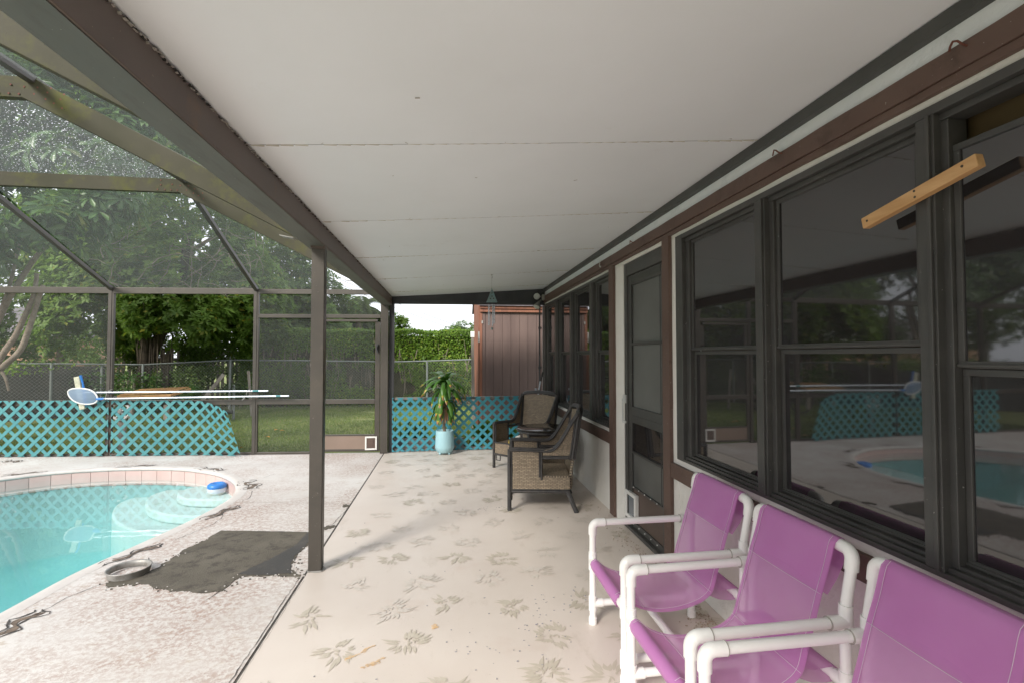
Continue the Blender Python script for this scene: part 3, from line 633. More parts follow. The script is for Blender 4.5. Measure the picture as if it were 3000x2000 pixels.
trim('trim_board', 4.201, 7.33, .612, .708, 1.438); trim('trim_board', -4, 3.004, .612, .708, 1.438)
# windows
def window(name, jambs, zb, zt, label=None, lowered=None):
    """jambs: list of (y_hi, y_lo) solid uprights from far to near; panes lie between them"""
    wroot = bpy.data.objects.new('window', None); COL.objects.link(wroot); wroot.parent = house; wroot['_o'] = house['_o']
    if label: wroot['label'] = label
    fr = MB(); yf, yn = jambs[0][0], jambs[-1][1]
    fr.box(1.449, 1.54, yn, yf, zt - .03, zt - .001); fr.box(1.470, 1.54, yn, yf, zt - .052, zt - .0305)
    fr.box(1.449, 1.54, yn, yf, zb + .001, zb + .018); fr.box(1.462, 1.54, yn, yf, zb + .0182, zb + .034); fr.box(1.476, 1.54, yn, yf, zb + .0342, zb + .046)
    for i, (a, b) in enumerate(jambs):
        wd = a - b
        if i in (0, len(jambs) - 1):
            fr.box(1.4485, 1.5395, b + wd * .35, a, zb + .0005, zt - .0005) if i == 0 else fr.box(1.4485, 1.5395, b, a - wd * .35, zb + .0005, zt - .0005)
            fr.box(1.474, 1.5390, b, a, zb + .001, zt - .001)
        else:
            fr.box(1.4480, 1.5385, b + wd * .22, a - wd * .20, zb + .0188, zt - .0312); fr.box(1.4385, 1.4478, b + wd * .30, b + wd * .42, zb + .02, zt - .032)
            fr.box(1.474, 1.5380, b, a, zb + .035, zt - .053)
    fr.build('window_frame', M['black'], wroot, bev=.0018)
    for i in range(len(jambs) - 1):
        y1, y0 = jambs[i][1], jambs[i + 1][0]; zm = 1.440; top = zt - .052; low = zb + .046
        if lowered is not None and i == lowered: top = 2.022; zm = 1.375
        # upper sash sits outside the lower one
        for nm, z0, z1, xo in (('sash', zm - .012, top, 1.486), ('sash', low, zm - .014, 1.500)):
            s = MB(); t = .020
            s.box(xo, xo + .018, y0 + .001, y1 - .001, z0, z0 + t); s.box(xo, xo + .018, y0 + .001, y1 - .001, z1 - t, z1)
            s.box(xo, xo + .018, y0 + .001, y0 + t, z0 + t + .0002, z1 - t - .0002); s.box(xo, xo + .018, y1 - t, y1 - .001, z0 + t + .0002, z1 - t - .0002)
            s.box(xo - .006, xo - .0005, y0 + .002, y1 - .002, z0 + .004, z0 + .012)
            s.build(nm, M['black'], wroot, bev=.0015)
            g = MB().box(xo + .006, xo + .010, y0 + t, y1 - t, z0 + t, z1 - t).build('pane', M['glass'], wroot)
        MB().box(1.58, 1.60, y0 - .03, y1 + .03, low, zt - .02).build('curtain', M['curtain'], wroot)
    return wroot
window('window', [(2.934, 2.800), (2.150, 2.022), (1.338, 1.240), (.52, .40), (-.35, -.598)], .743, 2.157, None, 2)
window('window', [(7.328, 7.03), (6.54, 6.235), (5.71, 5.465), (4.892, 4.655), (4.245, 4.216)], .743, 2.157)
# screen door
dr = bpy.data.objects.new('screen_door', None); COL.objects.link(dr); dr.parent = house; dr['_o'] = house['_o']
f = MB(); f.box(1.468, 1.56, 3.84, 3.898, .03, 2.156); f.box(1.468, 1.56, 3.122, 3.16, .03, 2.156); f.box(1.468, 1.56, 3.161, 3.839, 2.05, 2.155)
f.box(1.452, 1.56, 3.122, 3.898, .002, .029)
f.build('door_frame', M['black'], dr, bev=.002)
f = MB()
f.box(1.480, 1.512, 3.775, 3.838, .032, 2.048); f.box(1.480, 1.512, 3.162, 3.215, .032, 2.048)
for z0, z1 in ((1.965, 2.048), (.9205, .986), (.86, .920), (.335, .352), (.032, .075)): f.box(1.4805, 1.512, 3.2155, 3.7745, z0, z1)
for z0, z1 in ((1.480, 1.500), (.615, .632)): f.box(1.476, 1.508, 3.2155, 3.7745, z0, z1)
for z0, z1 in ((.988, 1.964), (.354, .859)):
    f.box(1.474, 1.479, 3.760, 3.768, z0, z1); f.box(1.474, 1.479, 3.222, 3.229, z0, z1)
f.build('door_leaf', M['black'], dr, bev=.0018)
g = MB().box(1.494, 1.498, 3.2155, 3.7745, .987, 1.479).build('insect_screen', M['doorscreen'], dr)
MB().box(1.494, 1.498, 3.2155, 3.7745, 1.501, 1.9645).build('insect_screen', M['doorscreen'], dr)
MB().box(1.492, 1.496, 3.2155, 3.7745, .633, .859).build('pane', M['glass'], dr)
M['frosted'] = simple('dusty_lower_panel', (.075, .078, .075), (.12, .125, .12), .3, 2.5, 60, .05, dirt=(.2, .2, .19), dirt_at=(.62, .8))
MB().box(1.492, 1.496, 3.2155, 3.7745, .353, .614).build('pane', M['frosted'], dr)
MB().box(1.490, 1.496, 3.2155, 3.7745, .076, .334).build('kick_panel', simple('brown_kick_panel', (.075, .052, .042), (.09, .062, .05), .45, 4, 60, .1), dr)
sc = MB()
for z in (.345, .055):
    for k in range(5): sc.box(1.474, 1.4796, 3.30 + k * .11, 3.308 + k * .11, z, z + .007)
sc.build('screws', M['whiteplastic'], dr, kind='stuff')
lv = MB()
for k in range(7): lv.box(1.4765, 1.480, 3.22, 3.77, 1.985 + k * .0075, 1.989 + k * .0075)
lv.build('louvre', M['gutter2'], dr)
cf = MB(); a0, a1, b0, b1 = 3.665, 3.885, .085, .300
cf.box(1.458, 1.4895, a0, a0 + .028, b0, b1); cf.box(1.458, 1.4895, a1 - .028, a1, b0, b1); cf.box(1.458, 1.4895, a0 + .0282, a1 - .0282, b0, b0 + .028); cf.box(1.458, 1.4895, a0 + .0282, a1 - .0282, b1 - .028, b1)
c = cf.build('cat_flap', M['whiteplastic'], dr, bev=.004)
fp = MB().box(1.474, 1.480, a0 + .029, a1 - .029, b0 + .029, b1 - .029).build('flap', simple('smoky_flap', (.16, .18, .2), (.2, .22, .24), .2, 3), dr)
MB().box(1.452, 1.468, 3.858, 3.905, 1.005, 1.075).box(1.452, 1.468, 3.905, 3.925, .86, 1.04).box(1.452, 1.468, 3.86, 3.924, .84, .86).build('latch_plate', M['whitepaint'], dr, bev=.002)
# cup hooks along the trim
hk = MB(); P = [(1.433, 4.38, 2.285), (1.415, 4.38, 2.275), (1.410, 4.38, 2.235), (1.413, 4.373, 2.222), (1.413, 4.36, 2.218), (1.413, 4.350, 2.228)]
hk.tube(P, .0032, 8).tube([(1.46, 4.75, 2.33), (1.42, 4.55, 2.325), (1.413, 4.38, 2.30)], .0022, 6); hk.build('hook', M['whitepaint'], house)
def hook(y, z, mat='rust'):
    return MB().tube([(1.434, y, z), (1.418, y, z + .004), (1.408, y + .004, z + .014), (1.408, y + .016, z + .020), (1.414, y + .028, z + .014), (1.412, y + .030, z)], .0032, 6).build('hook', M[mat], house)
for y, z in ((1.905, 2.272), (1.150, 2.262), (3.588, 2.27)): hook(y, z)
MB().box(1.625, 1.645, -.7, 7.33, .01, 2.4).build('light_block_panel', M['curtain'], house)  # backing added to block outside light at the window and door gaps
# nailed timber batten on the window mullion
A, B = Vector((1.4238, 1.482, 1.850)), Vector((1.4238, 1.115, 1.926))
bt = MB().bar(A, B, .027, .038).build('wood_batten', M['pine'], origin=tuple((A + B) / 2), bev=.003)
tag(bt, 'pale pine batten nailed aslant across the dark window mullion', 'wooden batten')
nl = MB()
for t, dz in ((.06, .0), (.52, .012), (.525, -.012), (.90, .004)):
    p = A.lerp(B, t) + Vector((-.0138, 0, dz * .8)); nl.tube([p, p - Vector((.0014, 0, 0))], .0038, 8)
nl.build('nail_heads', M['darkbark'], bt)

# ------------------------------------------------------------------ patio cover: ceiling panels, gutter beam, post, header
cover = empty('patio_cover', (-.85, 3.3, 0), 'white panelled patio roof on a dark bronze gutter beam and post', 'patio cover')
cz = lambda x: 2.247 + (x + .80) * .0686
seams = [-4.0, -2.6, -1.45, -.27, .90, 2.06, 3.20, 4.36, 5.56, 6.70, 7.26]
for a, b in zip(seams, seams[1:]):
    n = 16; g = []; sag = random.uniform(-.002, .003)
    for i in range(n + 1):
        x = -1.0 + (2.5 + 1.0) * i / n; g.append([(x, a + .0018 + (b - a - .0036) * j / 8, cz(x) - .006 * math.sin(PI * min(1, max(0, (x + .8) / 2.26))) + sag * math.sin(PI * j / 8) + (.0012 if j in (0, 8) else 0)) for j in range(9)])
    MB().sheet([r[::-1] for r in g], 0).build('ceiling_panel', M['ceiling'], cover)
MB().hexa([(-1.0, -4, cz(-1) + .012), (2.6, -4, cz(2.6) + .012), (2.6, 7.27, cz(2.6) + .012), (-1.0, 7.27, cz(-1) + .012), (-1.0, -4, cz(-1) + .09), (2.6, -4, cz(2.6) + .09), (2.6, 7.27, cz(2.6) + .09), (-1.0, 7.27, cz(-1) + .09)]).build('roof_deck', M['gutter2'], cover)
mk = MB(); random.seed(17)
for k in range(30):
    x, y = random.uniform(-.75, 1.35), random.choice((random.uniform(.4, 6.8), random.choice(seams[4:9]) + random.gauss(0, .03))); s_ = random.uniform(.0015, .005)
    mk.tube([(x, y, cz(x) - .0065), (x + random.uniform(-.02, .02), y + random.uniform(-.012, .012), cz(x) - .0085)], s_ * .36, 5)
mk.build('insect_specks', simple('brown_specks', (.22, .18, .13), (.35, .30, .22), .8, 30), cover, kind='stuff')
seal = MB()
for k in seams[1:-1]:
    for q in range(40):
        x0 = -.79 + q * .0565
        if random.random() < .8: seal.box(x0, x0 + .05, k - .0014, k + .0014, cz(x0) - .0034, cz(x0) + .003)
seal.build('seam_sealant', simple('yellowed_sealant', (.62, .60, .54), (.50, .47, .40), .8, 9), cover, kind='stuff')
MB().box(1.425, 1.4585, -4, 7.30, 2.352, 2.397).build('angle_trim', M['edgeangle'], cover, bev=.002)
gm = MB().box(-.925, -.800, -4, 7.26, 2.118, 2.243)
gm.build('gutter_beam', M['gutter'], cover, bev=.003)
MB().box(-.922, -.806, -4, 7.20, 2.1145, 2.1178).build('beam_underside', M['gutterbot'], cover)
MB().box(-.985, -.926, -4, 7.24, 2.185, 2.36).build('gutter', M['gutter2'], cover, bev=.004)
for cname, cmat, prob in (('crumbling_caulk', simple('old_caulk', (.42, .40, .36), (.30, .28, .25), .9, 60, 80, .3), .55), ('dark_gap', simple('dark_gap', (.03, .027, .024), (.05, .045, .04), .9, 60), .5)):
    ck = MB(); yy = -1.0; random.seed(5 if prob < .6 else 6)
    while yy < 7.2:
        s_ = random.uniform(.004, .016)
        if random.random() < prob:
            z = 2.238 + random.uniform(-.004, .003); ck.box(-.800, -.7965 + random.uniform(0, .004), yy, yy + s_ * random.uniform(.6, 1.3), z - random.uniform(.001, .005), z + random.uniform(0, .003))
        yy += s_
    ck.build(cname, cmat, cover, kind='stuff')
po = MB().box(-.888, -.808, 3.315, 3.380, .004, 2.117).box(-.8075, -.8055, 3.318, 3.377, .02, 2.1)
po.build('post', M['bronze'], cover, bev=.003)
MB().box(-.893, -.803, 3.310, 3.385, .002, .008).prism(blob(-.848, 3.347, .055, .045, 0, 16, .2), 0.0018, .0042).build('post_foot', M['galv'], cover)
MB().box(-.892, -.802, 3.30, 3.395, 2.10, 2.1175).build('post_bracket', M['gutter'], cover)
MB().hexa([(-.846, 7.20, 2.148), (1.46, 7.20, 2.160), (1.46, 7.30, 2.160), (-.846, 7.30, 2.148), (-.846, 7.20, 2.243), (1.46, 7.20, 2.398), (1.46, 7.30, 2.398), (-.846, 7.30, 2.243)]).box(-.84, 1.42, 7.188, 7.1995, 2.165, 2.205).build('header_beam', M['darkpost'], cover, bev=.003)
MB().box(-.846, -.772, 7.21, 7.28, .0, 2.147).build('post', M['darkpost'], cover, bev=.003)

# ------------------------------------------------------------------ pool cage
cage = empty('pool_cage', (-3, 7.3, 0), 'bronze aluminium screen enclosure over the pool', 'pool cage')
XJ, ZJ = -2.755, 3.18
def cm(name, a, b, w_, h_, mat='bronze', up=(0, 0, 1), bev=.003): return MB().bar(a, b, w_, h_, up).build(name, M[mat], cage, bev=bev)
slopeE = Vector((-.95, 0, 2.245))
for Y in (-.1, 1.86, 3.6, 5.5):
    cm('roof_beam', (-9.0, Y, ZJ), (XJ + .03, Y, ZJ), .048, .142, 'beam')
    cm('roof_beam', (XJ - .03, Y - .002, ZJ - .0), (slopeE.x + .02, Y - .002, slopeE.z + .0), .056, .146, 'beam')
    rv = MB()
    for (dx, dz) in ((-.26, -.05), (-.19, -.05), (-.13, -.05), (-.07, -.05), (-.23, .0), (-.12, .01), (-.23, .05), (-.04, .0), (.02, -.045), (.09, -.075), (.14, -.10), (.19, -.13), (.04, .0), (.10, -.03), (.18, -.07), (.12, .0), (.20, -.035)):
        p = Vector((XJ + dx, Y - .0272, ZJ + dz)); rv.tube([p, p - Vector((0, .003, 0))], .0065, 8)
    rv.build('rivets', M['rust'], cage, kind='stuff')
    cm('roof_beam', (-8.97, Y, ZJ), (-9.8, Y, 2.35), .048, .142, 'beam')
cm('purlin', (XJ, -3, ZJ + .055), (XJ, 5.475, ZJ + .055), .05, .05)
cm('purlin', (-4.72, -3, ZJ + .055), (-4.72, 5.475, ZJ + .055), .05, .05); cm('purlin', (-6.9, -3, ZJ + .055), (-6.9, 5.475, ZJ + .055), .05, .05)
EZ = 2.305
for X in (-2.70, -4.68, -6.66, -8.6): cm('rafter', (X - .03, 5.53, ZJ - .02), (X, farY(X) - .01, EZ + .02), .05, .05)
def fp_(x, z, off=0): return (x, farY(x, off), z)
posts = [-.90, -2.70, -4.68, -6.66, -8.64, -9.8]
for i, (a, b) in enumerate(zip(posts, posts[1:])):
    cm('eave_rail', fp_(a - .026, EZ), fp_(b + .026, EZ), .052, .085 if i else .07)
    if i: cm('chair_rail', fp_(a - .036, .740), fp_(b + .036, .740), .045, .070)
    if i: cm('bottom_rail', fp_(a - .036, .018), fp_(b + .036, .018), .045, .030)
for i, x in enumerate(posts):
    p = MB()
    if i == 0: p.box(-.954, -.848, farY(x) - .035, farY(x) + .03, .003, 2.20)
    else:
        p.box(x - .035, x + .010, farY(x) - .030, farY(x) + .022, .003, EZ - .0); p.box(x + .0115, x + .034, farY(x) - .024, farY(x) + .022, .003, EZ - .0)
    p.build('cage_post', M['bronze'], cage, bev=.002)
for Y in (-.1, 1.78, 3.6, 5.5, 7.85):      # left side wall of the cage, out of frame
    p = MB().box(-9.85, -9.80, Y - .03, Y + .03, .003, 2.35).build('cage_post', M['bronze'], cage)
cm('eave_rail', (-9.82, -3, 2.35), (-9.82, 7.9, 2.35), .05, .08); cm('chair_rail', (-9.82, -3, .74), (-9.82, 7.9, .74), .04, .06)
# door bay between post and patio corner
dyo = -.004
cm('chair_rail', fp_(-1.80, .740), fp_(-1.03, .740), .045, .064)
cm('door_header', fp_(-2.664, 1.955), fp_(-.956, 1.955), .045, .052); cm('door_header', fp_(-1.80, 1.895, -.01), fp_(-1.0, 1.895, -.01), .04, .035)
cm('chair_rail', fp_(-2.664, .740), fp_(-1.87, .740), .045, .070); cm('bottom_rail', fp_(-2.664, .018), fp_(-1.87, .018), .045, .030)
cm('cage_post', fp_(-1.835, .003), fp_(-1.835, EZ - .04), .05, .05, up=(0, 1, 0))
cm('door_stile', fp_(-.998, .03), fp_(-.998, 1.875), .07, .03, up=(0, 1, 0)); cm('door_stile', fp_(-1.775, .03), fp_(-1.775, 1.875), .05, .03, up=(0, 1, 0))
M['kick'] = simple('tan_kick_panel', (.19, .14, .11), (.23, .17, .135), .4, 2, 50, .05)
MB().bar(fp_(-1.75, .157, -.006), fp_(-1.035, .157, -.006), .012, .185).build('kick_panel', M['kick'], cage)
cm('door_rail', fp_(-1.75, .262), fp_(-1.035, .262), .03, .02); cm('door_rail', fp_(-1.75, .047), fp_(-1.035, .047), .03, .034)
cf = MB(); o_ = -.03; x0, x1, z0, z1 = -1.160, -.995, .055, .245
for (xa, xb, za, zb) in ((x0, x0 + .022, z0, z1), (x1 - .022, x1, z0, z1), (x0 + .0222, x1 - .0222, z0, z0 + .022), (x0 + .0222, x1 - .0222, z1 - .022, z1)):
    y_ = farY(-1.08, o_); cf.box(xa, xb, y_ - .012, y_ + .012, za, zb)
cfo = cf.build('cat_flap', M['whiteplastic'], cage, bev=.003)
MB().box(x0 + .022, x1 - .022, y_ - .002, y_ + .003, z0 + .022, z1 - .022).box(x0 + .05, x1 - .05, y_ - .008, y_ - .0025, z0 + .05, z1 - .05).build('flap', simple('brown_flap', (.09, .06, .05), (.12, .08, .06), .4), cage)
MB().box(-1.012, -.985, farY(-1) - .05, farY(-1) - .016, 1.44, 1.56).box(-1.003, -.994, farY(-1) - .08, farY(-1) - .05, 1.47, 1.53).build('door_handle', M['darkpost'], cage, bev=.003)
# screens
def scr(name, q, mat): return MB().add(q, [(0, 1, 2, 3)]).build(name, M[mat], cage)
def wscr(a, b, z0, z1, mat='screen'): return scr('screen', [fp_(a, z0), fp_(b, z0), fp_(b, z1), fp_(a, z1)], mat)
wscr(-1.86, -2.665, .775, EZ - .04); wscr(-1.86, -2.665, .033, .705); wscr(-1.05, -1.75, .775, 1.87); wscr(-1.05, -1.75, .275, .71); wscr(-.96, -1.81, 1.98, EZ - .04)
wscr(-2.735, -4.64, .033, .705)
for a, b in zip(posts[2:], posts[3:]): wscr(a - .036, b + .036, .775, EZ - .04); wscr(a - .036, b + .036, .033, .705)
xs = [XJ, -4.72, -6.9, -9.0]; ys = [-2, -.1, 1.86, 3.6, 5.5]
for a, b in zip(xs, xs[1:]):
    for c, d in zip(ys, ys[1:]): scr('roof_screen', [(a - .02, c + .02, ZJ + .072), (b + .02, c + .02, ZJ + .072), (b + .02, d - .02, ZJ + .072), (a - .02, d - .02, ZJ + .072)], 'roofscreen')
for c, d in zip(ys, ys[1:]): scr('roof_screen', [(XJ + .02, c + .02, ZJ + .06), (-1.08, c + .02, 2.385), (-1.08, d - .02, 2.385), (XJ + .02, d - .02, ZJ + .06)], 'slopescreen')
rx = [-2.70, -4.68, -6.66, -8.6]
for a, b in zip(rx, rx[1:]): scr('slope_screen', [(a - .03, 5.54, ZJ + .0), (b + .03, 5.54, ZJ + .0), fp_(b + .03, EZ + .045), fp_(a - .03, EZ + .045)], 'slopescreen')
scr('slope_screen', [(-2.70, 5.54, ZJ), (-1.0, 5.54, 2.32), fp_(-.96, EZ + .04), fp_(-2.67, EZ + .045)], 'slopescreen')
for c, d in ((-.1, 1.78), (1.78, 3.6), (3.6, 5.5), (5.5, 7.85)): scr('screen', [(-9.82, c + .03, .06), (-9.82, d - .03, .06), (-9.82, d - .03, 2.3), (-9.82, c + .03, 2.3)], 'screen')
# torn flashing bits at the gutter
for (x, y, z) in ((-1.02, 3.25, 2.165), (-1.0, 5.1, 2.165)):
    MB().hexa([(x - .05, y, z), (x + .03, y + .01, z - .012), (x + .03, y + .09, z - .006), (x - .05, y + .08, z + .004), (x - .05, y, z + .004), (x + .03, y + .01, z - .008), (x + .03, y + .09, z - .002), (x - .05, y + .08, z + .008)]).build('torn_flashing', M['galv'], cage)

# ------------------------------------------------------------------ lattice panels: every slat a part
def clip(poly, x0, x1, y0, y1):
    for ax, lim, sg in ((0, x0, 1), (0, x1, -1), (1, y0, 1), (1, y1, -1)):
        out = []
        for i in range(len(poly)):
            a, b = poly[i - 1], poly[i]; ia, ib = (a[ax] - lim) * sg >= 0, (b[ax] - lim) * sg >= 0
            if ia != ib:
                t = (lim - a[ax]) / (b[ax] - a[ax]); out.append((a[0] + t * (b[0] - a[0]), a[1] + t * (b[1] - a[1])))
            if ib: out.append(b)
        poly = out
        if len(poly) < 3: return []
    return poly
def lattice(root, W, Hh, per, sw, th, mat, fmap, seg=.12, phase=0.):
    s2 = math.sqrt(.5); n = 0
    for layer, dirn in ((0, 1), (1, -1)):
        c = -Hh - per + phase
        while c < W + Hh + per:
            mb = MB(); L0, L1 = -.1, (Hh + .2) / s2; m = int((L1 - L0) / seg) + 1; any_ = False
            for k in range(m):
                pts = []
                for (l, sde) in ((L0 + k * seg, -1), (L0 + (k + 1) * seg, -1), (L0 + (k + 1) * seg, 1), (L0 + k * seg, 1)):
                    u = c + l * s2 - sde * s2 * sw / 2; v = l * s2 + sde * s2 * sw / 2
                    pts.append((u if dirn > 0 else W - u, v))
                pl = clip(pts, 0, W, 0, Hh)
                if len(pl) < 3: continue
                if dirn < 0: pl = pl[::-1]
                any_ = True; z0 = layer * (th + .0006); F = [fmap(u, v, z0) for u, v in pl]; Bk = [fmap(u, v, z0 + th) for u, v in pl]; q = len(pl)
                fs = [tuple(range(q)), tuple(range(2 * q - 1, q - 1, -1))]
                for e in range(q):
                    fs.append((e, q + e, q + (e + 1) % q, (e + 1) % q))
                mb.add(F + Bk, fs)
            if any_: mb.build('slat', mat, root)
            c += per
def leftmap(u, v, d): x = -6.95 + u; return (x, farY(x, -.055) + d + .006 * math.sin(u * 2.1), .012 + v)
r1 = empty('lattice_panel', (-5.8, farY(-5.8, -.05), 0), 'turquoise diagonal lattice panel left of the cage post behind the pool', 'lattice panel', 'lattice panels')
lattice(r1, 2.29, .765, .172, .042, .005, M['tealslat'], leftmap, .4)
def midmap(u, v, d):
    x = -4.625 + u; t = max(0, (u - .98) / .76); lean = t * t
    y = farY(x, -.055) + d - .10 * lean * (1 - v * .3) ; z = .010 + v - .16 * lean * (v / .765)
    return (x - .20 * lean * (v / .765) + .06 * lean, y - .02 * lean, z)
r2 = empty('lattice_panel', (-3.7, farY(-3.7, -.05), 0), 'warped turquoise lattice panel whose right end bows forward and sags', 'lattice panel', 'lattice panels')
lattice(r2, 1.74, .765, .166, .041, .005, M['tealslat'], midmap, .09, .03)
def endmap(u, v, d): x = -.79 + u; return (x, 7.185 + d + .02 * (u / 2.2) + .006 * math.sin(u * 3), .012 + v + .004 * u)
r3 = empty('lattice_panel', (.3, 7.2, 0), 'teal blue lattice panel closing the far end of the patio behind the plant', 'lattice panel', 'lattice panels')
lattice(r3, 2.20, .775, .1407, .037, .005, M['blueslat'], endmap, .4)
MB().box(-.77, 1.44, 7.235, 7.262, .752, .790).box(-.77, 1.44, 7.235, 7.262, .02, .05).build('backing_rail', M['lattgrey'], r3)

# ------------------------------------------------------------------ PVC sling chairs
def pvc_chair():
    t = empty('sling_chair', (0, 0, 0), 'chair', 'armchair', 'white pipe chairs with magenta slings along the house wall')
    Wd, r, rf = .475, .0172, .0216
    def pipe(name, P, rr=r, fits=()):
        mb = MB().tube(P, rr, 16)
        for a, b, q in fits: mb.tube([a, b], q, 16)
        return mb.build(name, M['whitepvc'], t, local=True)
    def arc(c, a, b, rad, n=6):      # quarter bend: from c+a*rad to c+b*rad
        c, a, b = Vector(c), Vector(a), Vector(b); return [c + a * rad * (1 - math.sin(k / n * PI / 2)) + b * rad * (1 - math.cos(k / n * PI / 2)) for k in range(n + 1)]
    AZ, SZ, LZ, D = .522, .325, .106, .545
    for s, y in ((0, 0.0), (1, Wd)):
        pipe('leg', [(0, y, .003), (0, y, AZ - .03)], fits=[((0, y, .001), (0, y, .034), rf), ((0, y, LZ - .036), (0, y, LZ + .036), rf), ((0, y, SZ - .045), (0, y, SZ + .045), rf)])
        el = MB().tube([(0, y, AZ - .062), (0, y, AZ - .032)] + arc((0, y, AZ), (0, 0, -1), (1, 0, 0), .030) + [(.066, y, AZ)], rf, 16); el.build('elbow', M['whitepvc'], t, local=True)
        pipe('armrest', [(.04, y, AZ), (D, y, AZ + .004)], fits=[((D - .062, y, AZ + .003), (D, y, AZ + .004), rf)])
        dy = 1 if s == 0 else -1
        pipe('leg', [(D, y, .003), (D, y, AZ + .03), (D + .008, y, AZ + .075), (D + .035, y, .735)], fits=[((D, y, .001), (D, y, .034), rf), ((D, y, LZ - .036), (D, y, LZ + .036), rf), ((D, y, SZ - .04), (D, y, SZ + .04), rf), ((D, y, AZ - .045), (D + .004, y, AZ + .058), rf)])
        e2 = MB().tube([(D + .027, y, .690)] + [Vector((D + .035, y, .753)) + Vector((-.004 * (1 - k / 6), dy * .030 * (1 - math.cos(k / 6 * PI / 2)), -.030 * (1 - math.sin(k / 6 * PI / 2)))) for k in range(7)] + [(D + .036, y + dy * .058, .753)], rf, 16)
        e2.build('elbow', M['whitepvc'], t, local=True)
        pipe('side_rail', [(0, y, LZ), (D, y, LZ)], fits=[((.0, y, LZ), (.052, y, LZ), rf), ((D - .052, y, LZ), (D, y, LZ), rf)])
    pipe('seat_bar', [(0, 0, SZ), (0, Wd, SZ)], fits=[((0, 0, SZ), (0, .042, SZ), rf), ((0, Wd - .042, SZ), (0, Wd, SZ), rf)])
    pipe('seat_bar', [(D, 0, SZ), (D, Wd, SZ)], fits=[((D, 0, SZ), (D, .045, SZ), rf), ((D, Wd - .045, SZ), (D, Wd, SZ), rf)])
    pipe('top_rail', [(D + .036, 0.03, .753), (D + .036, Wd - .03, .753)])
    pipe('stretcher', [(.27, 0, LZ), (.27, Wd, LZ)], fits=[((.27, 0, LZ), (.27, .05, LZ), rf), ((.27, Wd - .05, LZ), (.27, Wd, LZ), rf), ((.235, 0, LZ), (.305, 0, LZ), rf), ((.235, Wd, LZ), (.305, Wd, LZ), rf)])
    # glue lines at the couplings
    gl = MB()
    for y in (0, Wd): gl.tube([(.0665, y, AZ), (.0682, y, AZ)], .0226, 16); gl.tube([(D - .0640, y, AZ + .003), (D - .0622, y, AZ + .003)], .0223, 16)
    gl.build('glue_lines', simple('grey_glue', (.40, .38, .34)), t, local=True, kind='stuff')
    # sling: one sheet hung from the top rail to the front bar
    y0, y1 = .046, Wd - .046
    prof = [(D + .060, .748), (D + .052, .772), (D + .034, .778), (D + .016, .768), (D + .006, .745), (D - .012, .68), (D - .040, .60), (D - .070, .50), (D - .098, .41), (D - .118, .345), (D - .15, .312), (D - .20, .288), (.26, .270), (.18, .268), (.11, .281), (.055, .305), (.018, .334), (.004, .3487), (-.013, .344), (-.0235, .328), (-.020, .308), (-.004, .299)]
    Pp = resample(catmull([(x, 0, z) for x, z in prof], 4, False), .018, False)
    def strip(P, off=0., ya=y0, yb=y1, ns=9, sagk=.012):
        g = []
        for i, p in enumerate(P):
            tt = i / (len(P) - 1); sg = sagk * math.sin(PI * tt)
            a = P[max(i - 1, 0)]; b = P[min(i + 1, len(P) - 1)]; tn = (b - a).normalized(); nn = Vector((tn.z, 0, -tn.x))
            g.append([Vector((p.x, ya + (yb - ya) * k / ns, p.z)) + nn * (off + sg * (math.sin(PI * k / ns)) * 1.0) for k in range(ns + 1)])
        return g
    sl = MB().sheet(strip(Pp), 0).build('sling', M['sling'], t, local=True)
    i1 = next(i for i, p in enumerate(Pp) if i > 8 and p.z < .585)
    MB().sheet(strip(Pp[3:i1], .0035, sagk=.008), 0).build('head_band', M['sling'], sl, local=True)
    i2 = next(i for i, p in enumerate(Pp) if p.x < .13)
    MB().sheet(strip(Pp[i2:], .0035, sagk=0), 0).build('front_band', M['sling'], sl, local=True)
    for (a, b) in ((y0, y0 + .022), (y1 - .022, y1)):
        MB().sheet(strip(Pp[4:-4], .0058, a, b, 2, 0), 0).build('hem', M['sling'], sl, local=True)
    ib = next(i for i, p in enumerate(Pp) if i > 8 and p.z < .36)
    q = Pp[ib]; fl = [q, Vector((q.x + .04, 0, q.z - .010)), Vector((D - .03, 0, .348)), Vector((D, 0, .3495)), Vector((D + .018, 0, .340)), Vector((D + .024, 0, .325)), Vector((D + .010, 0, .302)), Vector((D - .03, 0, .298)), Vector((q.x + .03, 0, q.z - .05)), Pp[ib + 2]]
    MB().sheet(strip(fl, 0, sagk=0, ya=y0 + .004, yb=y1 - .004), 0).build('back_flap', M['sling'], sl, local=True)
    # flap behind the back
    bk = [Vector((D + .058, 0, .75)), Vector((D + .05, 0, .70)), Vector((D + .018, 0, .64)), Vector((D - .02, 0, .59))]
    MB().sheet(strip(bk, 0, sagk=0, ya=y0 + .003, yb=y1 - .003), 0).build('back_flap', M['sling'], sl, local=True)
    stt = MB(); off = lambda p, k=.0055: p
    for ii in (i1 - 1, ib + 1, i2 + 1):
        p = Pp[ii]; gg = strip(Pp, .0068)[ii]; stt.tube(gg, .0009, 5)
    for yy in (y0 + .020, y1 - .020):
        g = strip(Pp[3:-3], .0068, yy, yy + .001, 1, 0); stt.tube([r_[0] for r_ in g], .0008, 4)
    stt.build('stitching', M['stitch'], sl, local=True)
    return t
ch = pvc_chair()
labs = ['far most white pipe armchair with a magenta sling, nearest the screen door', 'middle white pipe armchair with a magenta sling, between two like it', 'nearest white pipe armchair with a magenta sling, cut by the picture corner']
for k, (y, rz, dx) in enumerate(((2.022, -.5, 0), (1.452, 1.0, .0), (.908, 0, .008))):
    o = ch if k == 0 else copy_tree(ch)
    o.location = (.755 + dx, y, 0); o.rotation_euler = (0, 0, R(rz)); o['label'] = labs[k]

